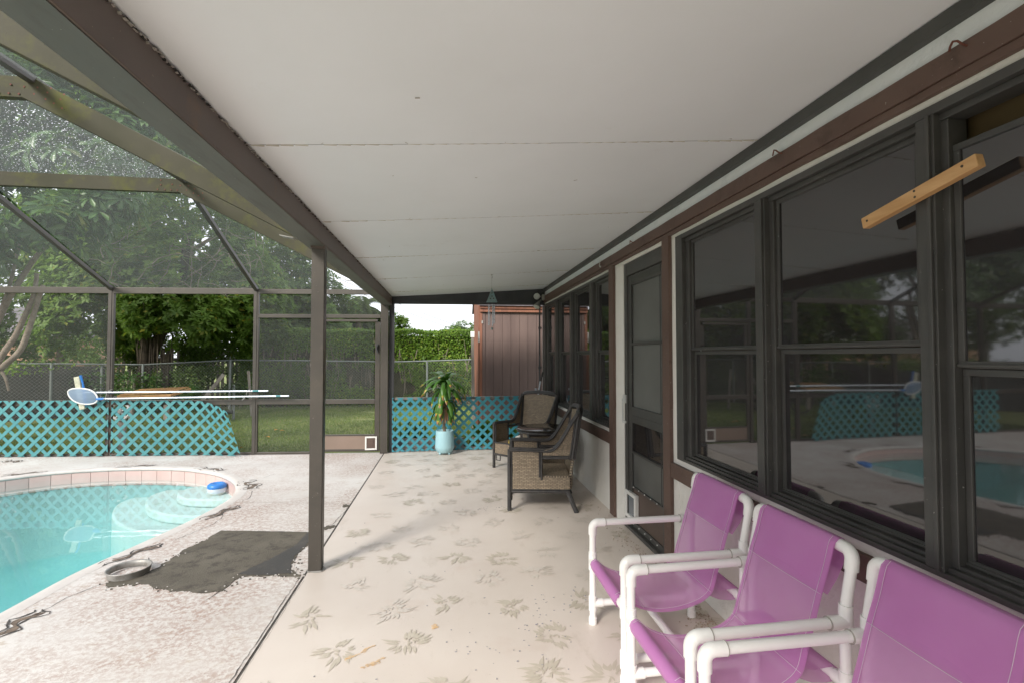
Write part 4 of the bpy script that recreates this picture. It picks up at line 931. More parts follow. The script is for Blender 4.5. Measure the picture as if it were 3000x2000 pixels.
# ------------------------------------------------------------------ wicker armchairs and table
def wicker_chair():
    t = empty('wicker_chair', (0, 0, 0), 'chair', 'wicker chair', 'dark wicker armchairs at the far end of the patio')
    W_ = .52; r = .0125
    L = lambda mb, n, m='cane', k=None: mb.build(n, M[m], t, local=True, kind=k)
    arm = [(-.005, .553), (.10, .556), (.20, .552), (.285, .548), (.375, .550), (.44, .600), (.505, .700), (.56, .795), (.615, .880)]
    for y, s in ((0, -1), (W_, 1)):
        L(MB().tube([(0, y, .0), (0, y, .55)], .019, 10).tube([(.022, y, .16), (.022, y, .55)], .009, 8).tube([(.012, y - s * .02, .17), (.012, y - s * .02, .55)], .008, 8), 'leg')
        L(MB().tube([(.525, y, .17), (.60, y + s * .045, .0)], .015, 10).tube([(.540, y, .17), (.612, y + s * .045, .0)], .011, 8).tube([(.515, y + s * .004, .165), (.59, y + s * .049, .0)], .010, 8), 'leg')
        P = resample(catmull([(x, y + (s * .022 * max(0, (x - .3) / .3)), z) for x, z in arm], 5, False), .03, False)
        L(MB().tube(P, .0155, 10).tube([p + Vector((0, s * .016, -.012)) for p in P], .010, 8).tube([p + Vector((0, -s * .016, -.010)) for p in P], .010, 8), 'armrest')
        L(MB().tube([(.02, y, .172), (.54, y, .172)], .014, 10).tube([(.02, y, .190), (.53, y, .190)], .007, 8), 'side_rail')
        L(MB().tube([(.272, y - s * .004, .30), (.272, y - s * .004, .548)], .010, 8).tube([(.290, y + s * .006, .28), (.290, y + s * .006, .548)], .011, 8).tube([(.29, y, .488), (.42, y, .482), (.535, y + s * .012, .490)], .013, 8).tube([(.30, y, .470), (.535, y + s * .012, .474)], .009, 8).tube([(.545, y + s * .012, .48), (.575, y + s * .02, .66), (.60, y + s * .022, .84)], .010, 8), 'side_frame')
        g = lambda X, Z: [[(x, y + .0 + s * .004 * math.sin(z * 30), z) for x in X] for z in Z]
        lin = lambda a, b, n: [a + (b - a) * k / n for k in range(n + 1)]
        L(MB().sheet(g(lin(.028, .265, 8), lin(.195, .535, 10)), .012, (1, 1)), 'side_panel', 'weave')
        L(MB().sheet(g(lin(.2655, .545, 8), lin(.195, .300, 4)), .012), 'side_panel', 'weave')
        rows = []
        for k in range(7):
            z = .50 + .045 * k + .0; xa = .30 if k == 0 else (.40 + (k * .045 + .0) * .60 if z > .545 else .31); xb = .545 + (z - .5) * .16
            xa = min(xa, xb - .012); rows.append([(xa + (xb - xa) * q / 5, y + s * .012, z) for q in range(6)])
        L(MB().sheet(rows, .012), 'side_panel', 'weave')
        L(MB().tube([(.02, y - s * .02, .160), (.02, y - s * .02, .125), (.02, y - s * .02, .095), (.02, y - s * .085, .095), (.02, y - s * .085, .165)], .007, 8), 'corner_brace')
    # seat, apron, back
    L(MB().sheet([[(x, y, .305 - .012 * math.sin(PI * (x - .02) / .52) * math.sin(PI * y / W_)) for y in [W_ * k / 10 for k in range(11)]] for x in [.02 + .52 * k / 10 for k in range(11)]], .014), 'seat', 'weave')
    L(MB().sheet([[(.004 - .006 * math.sin(PI * q / 10), .02 + (W_ - .04) * q / 10, z) for q in range(11)] for z in (.185, .22, .26, .312)], .012), 'apron', 'weave')
    L(MB().tube([(0, 0, .172), (0, W_, .172)], .014, 10).tube([(.0, .02, .315), (.0, W_ - .02, .315)], .011, 8), 'front_rail')
    L(MB().tube([(.535, 0, .172), (.535, W_, .172)], .014, 10), 'back_rail')
    def bp(u, v):      # u across 0..1, v height 0..1
        z = .19 + (.895 - .19) * v + .020 * math.sin(PI * u) * v; x = .545 + .020 * v + .080 * max(0, v - .2) + .035 * math.sin(PI * u); wd = W_ / 2 * (.98 + .10 * v)
        return (x, W_ / 2 + (u - .5) * 2 * wd, z)
    L(MB().sheet([[bp(.05 + .9 * q / 12, .0 + .95 * k / 18) for q in range(13)] for k in range(19)], .022), 'backrest', 'weave')
    fr = MB(); loop = [bp(0.0, v / 10) for v in range(4, 10)] + [bp(.03, .985)] + [bp(u / 12, 1.0) for u in range(1, 12)] + [bp(.97, .985)] + [bp(1.0, v / 10) for v in range(9, 3, -1)]
    fr.tube([Vector(p) for p in loop], .020, 10).tube([Vector(p) + Vector((-.02, 0, -.012)) for p in loop], .012, 8).tube([Vector(p) + Vector((.018, 0, -.014)) for p in loop], .011, 8)
    fr.tube([bp(.05, .40), bp(.25, .385), bp(.5, .38), bp(.75, .385), bp(.95, .40)], .011, 8)
    L(fr, 'back_frame')
    return t
wc = wicker_chair(); a = R(-9)
wc.location = (.56, 4.385, 0); wc.rotation_euler = (0, 0, a); wc['label'] = 'near wicker armchair turned sideways to the camera with its back to the wall'
w2 = copy_tree(wc); w2.location = (.943, 5.71, 0); w2.rotation_euler = (0, 0, R(44)); w2['label'] = 'far wicker armchair facing the camera in the patio corner'
tb = empty('wicker_table', (1.06, 5.30, 0), 'round dark glass topped wicker side table between the two wicker armchairs', 'side table')
MB().lathe((1.06, 5.30, .0), [(0, .592), (.29, .592), (.300, .597), (.300, .603), (.29, .608), (0, .608)], 40).build('glass_top', M['tableglass'], tb)
MB().tube([(1.06 + .288 * math.cos(k * PI / 16), 5.30 + .288 * math.sin(k * PI / 16), .575) for k in range(33)], .014, 8, cap=False).build('rim', M['cane'], tb)
h_ = .20
for sx in (-1, 1):
    for sy in (-1, 1): MB().tube([(1.06 + sx * h_, 5.30 + sy * h_, 0), (1.06 + sx * h_, 5.30 + sy * h_, .575)], .017, 10).build('leg', M['cane'], tb)
for k in range(4):
    c, s = math.cos(k * PI / 2), math.sin(k * PI / 2); g = [[(1.06 + c * h_ - s * (q / 8 - .5) * .38, 5.30 + s * h_ + c * (q / 8 - .5) * .38, z) for q in range(9)] for z in [.12 + .44 * i / 10 for i in range(11)]]
    MB().sheet(g, .012).build('side_panel', M['weave'], tb)
MB().tube([(1.06 + a_ * h_, 5.30 + b_ * h_, .548) for a_, b_ in ((-1, -1), (1, -1), (1, 1), (-1, 1), (-1, -1))], .012, 8).build('top_rail', M['cane'], tb)
ash = MB().box(1.235, 1.30, 5.20, 5.26, .6095, .640).box(1.24, 1.295, 5.205, 5.255, .6402, .646).build('metal_tin', M['chrome'], origin=(1.27, 5.23, .6095), bev=.004)
tag(ash, 'small square metal tin on the edge of the wicker side table', 'tin')
yb = empty('food_packet', (.80, 5.99, .325), 'yellow and white packet lying on the seat of the far wicker armchair', 'packet')
MB().hexa([(.74, 5.90, .322), (.92, 5.88, .322), (.93, 5.98, .322), (.75, 6.0, .322), (.75, 5.91, .365), (.91, 5.89, .355), (.92, 5.97, .352), (.76, 5.99, .36)]).build('bag', M['yellowbag'], yb, bev=.012)
MB().hexa([(.82, 5.94, .366), (.90, 5.93, .362), (.91, 5.97, .362), (.83, 5.98, .364), (.83, 5.94, .40), (.89, 5.93, .42), (.90, 5.96, .42), (.84, 5.97, .40)]).build('crumpled_paper', M['whitepaper'], yb, bev=.008)

# ------------------------------------------------------------------ potted dracaena
pl = empty('potted_plant', (-.035, 7.02, 0), 'dracaena with brown tipped drooping leaves in a pale blue pot', 'potted plant')
cx, cy = -.035, 7.02
pt = MB().lathe((cx, cy, 0), [(0, .022), (.095, .022), (.108, .035), (.134, .088), (.136, .105), (.124, .325), (.122, .334), (.116, .334), (.113, .30), (0, .30)], 40); pt.build('pot', M['pot'], pl)
ft = MB()
for k in range(4): an = PI / 4 + k * PI / 2; ft.lathe((cx + .09 * math.cos(an), cy + .09 * math.sin(an), .0015), [(0, 0), (.012, 0), (.019, .015), (.016, .03), (0, .034)], 12)
ft.build('pot_feet', M['pot'], pl)
MB().lathe((cx, cy, 0), [(.112, .302), (.06, .308), (0, .312)], 20).build('soil', M['soil'], pl)
MB().tube([(cx, cy, .29), (cx - .012, cy, .42), (cx + .008, cy, .55), (cx - .01, cy, .7), (cx, cy, .85), (cx + .005, cy, 1.0)], [.024, .021, .022, .02, .019, .016], 12).build('cane_stem', M['bark'], pl)
def mk_drac():
    m, nt, p, o = newmat('dracaena_leaf'); uv = nd(nt, 'ShaderNodeTexCoord').outputs['UV']; sx = nd(nt, 'ShaderNodeSeparateXYZ'); nt.links.new(uv, sx.inputs[0])
    ad = nd(nt, 'ShaderNodeMath', operation='ADD'); nt.links.new(sx.outputs[1], ad.inputs[0]); ml = nd(nt, 'ShaderNodeMath', operation='MULTIPLY', i_1=.12); nt.links.new(noise(nt, 9, 4), ml.inputs[0]); nt.links.new(ml.outputs[0], ad.inputs[1])
    c = mixc(nt, ramp(nt, noise(nt, 25, 3, sc=(8, 8, 1)), .3, .7), (.045, .135, .018), (.085, .20, .03))
    c = mixc(nt, ramp(nt, ad.outputs[0], .91, .95), c, (.42, .38, .03)); c = mixc(nt, ramp(nt, ad.outputs[0], .96, .99), c, (.42, .20, .08))
    nt.links.new(c, p.inputs['Base Color']); p.inputs['Roughness'].default_value = .35
    t = nd(nt, 'ShaderNodeBsdfTranslucent'); nt.links.new(c, t.inputs[0]); mx = nd(nt, 'ShaderNodeMixShader', i_0=.25); nt.links.new(p.outputs[0], mx.inputs[1]); nt.links.new(t.outputs[0], mx.inputs[2]); nt.links.new(mx.outputs[0], o.inputs[0]); return m
M['dracaena'] = mk_drac(); M['deadleaf'] = simple('dead_leaf', (.30, .17, .09), (.20, .11, .06), .8, 12)
def strap(mat, base, azm, el0, L, wmax, droop, curl=0., burnt=.0):
    n = 11; p = Vector(base); el_ = el0; g = []; step = L / n
    for k in range(n + 1):
        t = k / n; h = Vector((math.cos(azm), math.sin(azm), 0)); side = Vector((-h.y, h.x, 0)); wd = wmax * min(1, t * 5 + .35) * (1 - max(0, (t - .72) / .28) ** 1.5 * .93)
        d = h * math.cos(el_) + Vector((0, 0, 1)) * math.sin(el_); nrm = side.cross(d)
        ru = 1 + .15 * math.sin(t * 14 + azm * 5); g.append([(p - side * wd * ru / 2 + nrm * -.0 + nrm * .18 * wd), (p - side * wd * .25), (p - nrm * .0), (p + side * wd * .25), (p + side * wd * ru / 2 + nrm * .18 * wd)])
        p = p + d * step; el_ -= droop / n * (1.6 if t < .6 else .7); azm += curl / n
        el_ = max(el_, -1.45)
    mb = MB(); mb.sheet(g, 0); m = len(g[0])
    for f in range(len(mb.uv)):
        i = f // (m - 1); v0, v1 = i / n + burnt, (i + 1) / n + burnt; mb.uv[f] = [(0, v0), (0, v1), (1, v1), (1, v0)]
    return mb.build('leaf', mat, pl)
random.seed(21)
for (z, nn, el0, L, dr) in ((1.0, 7, 1.35, .34, 1.3), (.98, 9, 1.05, .42, 1.7), (.95, 11, .75, .47, 1.7), (.90, 9, .30, .44, 1.4), (.74, 7, .45, .36, 1.9), (.64, 6, .1, .34, 1.6)):
    for k in range(nn):
        aa = 2 * PI * k / nn + random.uniform(-.25, .25); strap(M['dracaena'], (cx, cy, z + random.uniform(-.02, .02)), aa, el0 + random.uniform(-.2, .2), L * random.uniform(.85, 1.1), random.uniform(.052, .072), dr + random.uniform(-.3, .3), random.uniform(-.3, .3), random.choice((-.25, .02, .08, .04)) if z < .95 else random.choice((-.3, -.3, .0)))
for k in range(13):
    strap(M['deadleaf'], (cx, cy, random.uniform(.62, .93)), random.uniform(0, 6.28), random.uniform(-.9, .1), random.uniform(.22, .34), random.uniform(.018, .035), 1.6, random.uniform(-.8, .8))

# ------------------------------------------------------------------ wind chime, floodlight, conduit, pole
wcx, wcy = .508, 5.6; zc = cz(wcx) - .003
wcn = empty('wind_chime', (wcx, wcy, zc), 'small verdigris wind chime with five metal tubes hanging from the ceiling', 'wind chime')
hk = MB().lathe((wcx, wcy, zc), [(0, -.001), (.011, -.001), (.011, -.004), (0, -.006)], 12).tube([(wcx, wcy, zc - .003), (wcx, wcy, zc - .02), (wcx + .008, wcy, zc - .03), (wcx + .004, wcy, zc - .042), (wcx - .006, wcy, zc - .038)], .0022, 6).tube([(wcx, wcy, zc - .035), (wcx - .001, wcy, zc - .16)], .0014, 5); hk.build('hanger', M['galv'], wcn)
tp = MB(); zt, zb_ = 2.176, 2.014
tp.add([(wcx, wcy, zt), (wcx - .057, wcy - .030, zb_), (wcx + .057, wcy - .030, zb_), (wcx + .057, wcy + .03, zb_), (wcx - .057, wcy + .03, zb_)], [(0, 1, 2), (0, 2, 3), (0, 3, 4), (0, 4, 1), (4, 3, 2, 1)])
tp.tube([(wcx - .060, wcy - .033, zb_), (wcx + .060, wcy - .033, zb_), (wcx + .060, wcy + .033, zb_), (wcx - .060, wcy + .033, zb_), (wcx - .060, wcy - .033, zb_)], .0035, 6).tube([(wcx - .058, wcy - .031, zb_), (wcx, wcy, zt), (wcx + .058, wcy - .031, zb_)], .003, 6)
tp.build('pyramid_top', M['verdigris'], wcn)
hl = MB()
for (dx, z) in ((0, 2.115), (-.018, 2.05), (.018, 2.052), (0, 2.078)):
    yy = wcy - .031 * (zt - z) / (zt - zb_) - .004; hl.tube([(wcx + dx, yy, z), (wcx + dx, yy - .002, z)], .008, 8)
hl.build('cutouts', M['black'], wcn)
for k, (dx, dy, zz) in enumerate(((-.040, -.018, 1.742), (-.020, .018, 1.742), (.006, -.020, 1.733), (.022, .016, 1.76), (.033, -.008, 1.765))):
    c = MB().tube([(wcx + dx, wcy + dy, 1.985), (wcx + dx, wcy + dy, zz)], .0052, 10).build('chime_tube', M['chrome'], wcn)
    MB().tube([(wcx + dx, wcy + dy, 2.014), (wcx + dx, wcy + dy, 1.984)], .0007, 4).build('string', M['wire'], c)
MB().tube([(wcx + .003, wcy, 2.012), (wcx + .003, wcy, 1.722)], .0007, 4).lathe((wcx + .003, wcy, 1.69), [(0, 0), (.010, .003), (.013, .016), (.008, .03), (0, .032)], 12).build('striker', M['verdigris'], wcn)
fd = empty('floodlight', (1.44, 7.12, 2.25), 'twin lamp outdoor floodlight with a round cap in the far corner under the ceiling', 'floodlight')
MB().box(1.398, 1.436, 7.08, 7.16, 2.215, 2.300).build('junction_box', M['galv'], fd, bev=.006)
MB().tube([(1.40, 7.12, 2.268), (1.375, 7.11, 2.270), (1.35, 7.10, 2.268)], .011, 10).tube([(1.40, 7.12, 2.235), (1.37, 7.10, 2.205), (1.345, 7.08, 2.185)], .010, 10).build('bracket', M['galv'], fd)
hd = MB().tube([(1.312, 7.09, 2.267), (1.312, 7.075, 2.267), (1.312, 7.055, 2.267), (1.312, 7.045, 2.267)], [.038, .046, .046, .040], 24); hd.build('lamp_head', M['whitepaint'], fd)
hd = MB().tube([(1.35, 7.08, 2.19), (1.332, 7.07, 2.165), (1.315, 7.06, 2.135), (1.305, 7.05, 2.112)], [.018, .024, .044, .052], 24); hd.build('lamp_head', M['galv'], fd)
MB().tube([(1.3045, 7.0495, 2.110), (1.303, 7.048, 2.107)], .046, 24).build('lens', M['whitepaint'], fd)
cdt = MB().tube([(1.405, 7.335, .004), (1.405, 7.335, 2.0), (1.405, 7.30, 2.20), (1.41, 7.15, 2.25)], .012, 10)
for z in (.5, 1.2, 1.8): cdt.box(1.385, 1.437, 7.328, 7.342, z, z + .03)
tag(cdt.build('conduit', M['darkpost'], origin=(1.405, 7.335, 0)), 'dark electrical conduit pipe running up the far corner of the house wall', 'conduit')
mo = empty('broom', (1.10, 6.72, 0), 'pole with a black grip leaning in the corner behind the far wicker armchair', 'broom')
A, B, C_ = Vector((1.12, 6.70, .02)), Vector((1.350, 6.99, 1.02)), Vector((1.395, 7.045, 1.15))
MB().tube([A, B], .0115, 10).build('handle', M['alu'], mo); MB().tube([B, C_], .0145, 10).build('grip', M['rubber'], mo)
MB().box(1.02, 1.22, 6.67, 6.73, .0, .07).build('head', M['rubber'], mo, bev=.01)
MB().box(1.245, 1.275, 6.84, 6.87, .90, .93).build('clip', M['alu'], mo)

# ------------------------------------------------------------------ pool net and brush hung on the cage
fy = lambda x, o=-.10: farY(x, o)
nt_ = empty('pool_net', (-4.9, fy(-4.9), .83), 'leaf skimmer net on a long pole hung along the cage over the lattice', 'pool net')
ring = [(-5.168, .895), (-5.150, .925), (-5.10, .942), (-5.0, .945), (-4.90, .930), (-4.83, .895), (-4.785, .835), (-4.778, .795), (-4.80, .755), (-4.85, .735), (-4.93, .730), (-5.02, .745), (-5.10, .785), (-5.15, .84)]
rp_ = catmull([(x, fy(x), z) for x, z in ring], 5)
MB().tube(list(rp_) + [rp_[0]], .0105, 8, cap=False).build('net_frame', M['whiteplastic'], nt_)
nm = MB(); cxx = sum(p.x for p in rp_) / len(rp_); czz = sum(p.z for p in rp_) / len(rp_)
cen = Vector((cxx, fy(cxx) - .03, czz)); mid = [p.lerp(cen, .5) + Vector((0, -.022, 0)) for p in rp_]; n = len(rp_)
nm.add(list(rp_) + mid + [cen], [(k, (k + 1) % n, n + (k + 1) % n, n + k) for k in range(n)] + [(n + k, n + (k + 1) % n, 2 * n) for k in range(n)], True); nm.build('mesh_bag', M['netmesh'], nt_)
def pole(root, a, b, mat='alu'):
    MB().tube([a, b], .0125, 12).build('pole', M[mat], root)
pole(nt_, (-4.70, fy(-4.70), .803), (-2.207, fy(-2.207), .832))
MB().tube([(-4.79, fy(-4.79), .800), (-4.69, fy(-4.69), .803)], .017, 12).build('socket', M['blueplastic'], nt_)
MB().tube([(-2.38, fy(-2.38), .830), (-2.32, fy(-2.32), .831)], .0133, 12).build('tape', M['tealslat'], nt_)
br = empty('pool_brush', (-5.04, fy(-5.04, -.06), .88), 'white wall brush on a pole hung behind the skimmer net', 'pool brush')
b0, b1 = Vector((-5.085, fy(-5.085, -.062), 1.105)), Vector((-4.995, fy(-4.995, -.062), .655))
MB().bar(b0, b1, .070, .035, up=(0, 1, 0)).build('bristles', simple('cream_bristles', (.66, .64, .50), (.5, .5, .38), .8, 40, 160, .9, .01), br, bev=.008)
MB().tube([b0 + Vector((.045, 0, .02)), b0.lerp(b1, .2) + Vector((.052, .01, 0)), b0.lerp(b1, .5) + Vector((.050, .01, 0)), b1 + Vector((.04, 0, .05))], [.016, .011, .016, .012], 10).build('backing', M['blueplastic'], br)
pole(br, (-4.99, fy(-4.99, -.05), .885), (-2.51, fy(-2.51, -.05), .899))
MB().tube([(-2.72, fy(-2.72, -.05), .8985), (-2.64, fy(-2.64, -.05), .899)], .0133, 12).build('tape', M['tealslat'], br)
for x in (-4.63, -2.76):
    P = [(x, fy(x, -.03), .93), (x - .01, fy(x, -.11), .90), (x - .03, fy(x, -.125), .82), (x - .08, fy(x, -.11), .775), (x - .09, fy(x, -.03), .80)]
    tag(MB().tube(catmull(P, 4, False), .004, 6).build('hanger_hook', M['galv'], origin=P[0]), 'wire hook holding the pool poles at the %s cage post' % ('left' if x < -3 else 'right'), 'hook', 'wire hooks holding the pool poles')

# ------------------------------------------------------------------ shed
shd = empty('garden_shed', (1.6, 8.9, G), 'brown board shed with red stained corner trim beyond the lattice', 'shed')
random.seed(8); x = .640
YS = 8.30
MB().box(.57, 3.4, YS + .03, YS + 1.6, G, 2.2).build('shed_body', M['shed'], shd)
while x < 3.3:
    wd = .1445; MB().box(x, x + wd, YS, YS + .026, G + .01, 2.135).build('board', M['shed'], shd); x += wd + .0045
MB().box(.590, .638, YS - .012, YS + .028, G, 2.2).build('corner_trim', M['shed'], shd)
MB().box(.545, .588, YS - .020, YS + .05, G, 2.30).build('corner_trim', M['redwood'], shd)
for k in range(8): MB().box(.530 - .004 * random.random(), .552, YS + .053 + k * .19, YS + .053 + k * .19 + .184, G, 2.22 + .19 * min(k + 1, 8 - k) * .9).build('side_board', M['redwood'], shd)
MB().box(.545, 3.4, YS - .05, YS - .014, 2.135, 2.195).build('fascia', M['redwood'], shd); MB().box(.545, 3.4, YS - .075, YS - .052, 2.192, 2.235).build('fascia', M['redwood'], shd)
MB().hexa([(.50, YS - .11, 2.238), (3.5, YS - .11, 2.238), (3.5, YS + .85, 2.95), (.50, YS + .85, 2.95), (.50, YS - .11, 2.262), (3.5, YS - .11, 2.262), (3.5, YS + .85, 2.975), (.50, YS + .85, 2.975)]).build('roof', M['shingle'], shd)
MB().hexa([(.50, YS + .851, 2.95), (3.5, YS + .851, 2.95), (3.5, YS + 1.75, 2.24), (.50, YS + 1.75, 2.24), (.50, YS + .851, 2.975), (3.5, YS + .851, 2.975), (3.5, YS + 1.75, 2.265), (.50, YS + 1.75, 2.265)]).build('roof', M['shingle'], shd)
MB().box(.515, .544, YS - .02, YS + .01, 1.62, 1.80).build('hinge', M['galv'], shd)
MB().box(.575, .60, YS - .026, YS - .0205, 1.94, 1.99).build('hinge', M['galv'], shd)
gp = MB().hexa([(.42, 8.20, G), (.475, 8.20, G), (.475, 8.26, G), (.42, 8.26, G), (.395, 8.2, 1.70), (.44, 8.2, 1.70), (.44, 8.26, 1.70), (.395, 8.26, 1.70)]); gp = gp.build('wooden_post', M['oldwood'], origin=(.45, 8.23, G), bev=.004)
tag(gp, 'leaning weathered wooden post with a white cap beside the red shed corner', 'post')
gp['_o'] = (.45, 8.23, G); MB().box(.385, .45, 8.19, 8.27, 1.701, 1.80).build('cap', M['whiteplastic'], gp)

# ------------------------------------------------------------------ lawn grass and litter
n = 90000
gx = rng.uniform(-9, 2.2, n); gy = 7.9 + (14.6 - 7.9) * rng.random(n) ** 1.3; k = sinfield(np.c_[gx, gy, gx * 0], 3.0, 5) > -.62; gx, gy = gx[k], gy[k]; n = len(gx)
d = np.c_[rng.normal(0, .45, n), rng.normal(0, .45, n), np.ones(n)]
leaves('grass', M['grassblade'], np.c_[gx, gy, np.full(n, G)], d, runit(n), rng.uniform(.025, .065, n), rng.uniform(.008, .014, n), kind='stuff')
random.seed(4); ll = MB()
for k in range(34):
    x, y = random.uniform(-7.5, -2.8), random.uniform(7.9, 10.2); a_ = random.uniform(0, 6.28); s = random.uniform(.03, .10); c, s2 = math.cos(a_) * s, math.sin(a_) * s
    ll.add([(x, y, G + .05), (x + c - s2 * .3, y + s2 + c * .3, G + .07), (x + 1.8 * c, y + 1.8 * s2, G + .055), (x + c + s2 * .3, y + s2 - c * .3, G + .075)], [(0, 1, 2), (0, 2, 3)])
ll.build('fallen_leaves', M['orangeleaf'], kind='stuff').__setitem__('label', 'orange fallen leaves on the grass behind the lattice')

# ------------------------------------------------------------------ fences, hedge
def pipefence(name, pts, label, mids=(), chain=True, mat='fencepipe', bot=G):
    t = empty(name, (*pts[0][:2], G), label, 'fence')
    MB().tube(pts, .021, 8).build('top_rail', M[mat], t)
    for (x, y, z) in list(pts) + list(mids): MB().tube([(x, y, bot), (x, y, z + .02)], .030, 10).build('post', M[mat], t)
    if chain:
        cn = MB(); u = 0
        for a, b in zip(pts, pts[1:]):
            L_ = math.hypot(b[0] - a[0], b[1] - a[1]); cn.add([(a[0], a[1], bot), (b[0], b[1], bot), b, a], [(0, 1, 2, 3)], False, [(u, 0), (u + L_, 0), (u + L_, b[2] - bot), (u, a[2] - bot)]); u += L_
        cn.build('chain_link', M['chain'], t)
    return t
pipefence('chain_link_fence', [(-5.90, 14.2, 1.269), (-3.76, 14.2, 1.247), (-1.557, 14.2, 1.21), (-.58, 14.2, 1.235), (1.6, 14.2, 1.30), (6, 14.2, 1.3)], 'low galvanised chain link fence in front of the clipped hedge')
pipefence('chain_link_fence', [(-5.93, 14.25, 1.262), (-7.75, 13.6, 1.16), (-9.2, 12.7, 1.20), (-12.5, 10.6, 1.22), (-16, 8.3, 1.22), (-16, -3, 1.22)], 'long chain link fence with dark backing along the left side of the lawn', mids=[(-8.45, 13.2, 1.18), (-10.8, 11.7, 1.2), (-14.2, 9.45, 1.2)])
bk = empty('privacy_fence', (-11, 11.9, G), 'dark woven backing behind the left chain link fence', 'fence')
M['darkback'] = simple('dark_fence_fabric', (.022, .024, .022), (.05, .045, .04), .9, 3, 30, .3)
for a, b in (((-8.5, 13.4), (-12.5, 10.8)), ((-12.5, 10.8), (-16.1, 8.5)), ((-16.1, 8.5), (-16.1, -3))):
    MB().bar((*a, .52), (*b, .52), .02, 1.24).build('fabric', M['darkback'], bk)
pk = empty('picket_fence', (-7, 15.2, G), 'old grey picket fence overgrown with vines behind the big tree', 'fence')
random.seed(9); x = -9.6
while x < -5.2:
    wd = random.uniform(.075, .10); hh = random.uniform(1.50, 1.66); y = 15.2 + random.uniform(-.01, .01); tl = random.uniform(-.02, .02)
    MB().hexa([(x, y, G), (x + wd, y, G), (x + wd, y + .02, G), (x, y + .02, G), (x + tl, y, hh), (x + wd + tl, y, hh), (x + wd + tl, y + .02, hh), (x + tl, y + .02, hh)]).build('picket', M['oldwood'], pk); x += wd + random.uniform(.035, .06)
for z in (.35, 1.25): MB().box(-9.6, -5.2, 15.222, 15.26, z, z + .07).build('rail', M['oldwood'], pk)
MB().box(-8.0, -7.88, 15.0, 15.1, G, 1.45).build('post', M['bark'], pk)
# hedge
hg = empty('hedge', (-1.5, 15.1, G), 'tall clipped green hedge running behind the chain link fence', 'hedge')
M['hedgecore'] = simple('hedge_inside', (.030, .034, .016), (.075, .062, .038), .95, 7, 30, .8, .03)
MB().box(-5.6, 6.0, 14.95, 15.9, G, 1.98).build('branch_core', M['hedgecore'], hg)
nH = 62000; hx = rng.uniform(-5.9, 4.2, nH); face = rng.random(nH); hz = rng.uniform(G, 2.10, nH); hy = 14.72 + .20 * rng.random(nH) + .05 * np.sin(hx * 3.1) + .05 * np.sin(hz * 5 + hx)
top = face > .80; hz[top] = 2.08 + .07 * rng.random(top.sum()) + .03 * np.sin(hx[top] * 4); hy[top] = 14.72 + 1.0 * rng.random(top.sum())
P = np.c_[hx, hy, hz]; dens = sinfield(P, 2.6, 3) + sinfield(P, 7, 4) * .6; keep = (dens > -.32 - .35 * (hz > 1.6)) | top | (hz > 1.85); P = P[keep]; n = len(P)
D = runit(n) * .8 + np.array([0, -.5, -.25]); U = runit(n) * .6 + np.array([0, -.7, .7])
leaves('foliage', M['leafH'], P - np.array((-1.5, 15.1, G)), D, U, rng.uniform(.05, .085, n), rng.uniform(.035, .055, n), hg)
tw = MB(); random.seed(12)
for k in range(170):
    x = random.uniform(-5.6, 3.5); z = random.uniform(.1, 1.5); h = random.uniform(.25, .7); y = 14.74 + random.uniform(-.02, .08); l = random.uniform(-.15, .15)
    tw.tube([(x, y, z), (x + l * .5, y - .02, z + h * .5), (x + l, y, z + h)], random.uniform(.005, .012), 5)
tw.build('stems', M['bark'], hg, kind='stuff')

# ------------------------------------------------------------------ trees
def limb(mb, P, r0, r1, n=8):
    P = catmull(P, 5, False); m = len(P); mb.tube(P, [r0 + (r1 - r0) * (k / (m - 1)) for k in range(m)], n)
def tree(name, base, label, blobs, nleaf, L, Wd, lmat, limbs, bmat='bark', per=7, tpl='kite', gap=-.1, f=2.0, seed=1, tilt=.25, droop=0., spread=.03, inner=.5, group=None, flat_=False):
    t = empty(name, base, label, 'tree', group)
    if limbs:
        mb = MB()
        for P, r0, r1 in limbs: limb(mb, P, r0, r1)
        mb.build('trunk', M[bmat], t)
    c, u = crown_points(blobs, nleaf // per, inner, gap, f, seed); P, D, U = whorls(c, u, per, spread, tilt, droop); n = len(P)
    leaves('crown', M[lmat], P - np.array(base), D, U, L * rng.uniform(.75, 1.2, n), Wd * rng.uniform(.8, 1.2, n), t, tpl)
    return t
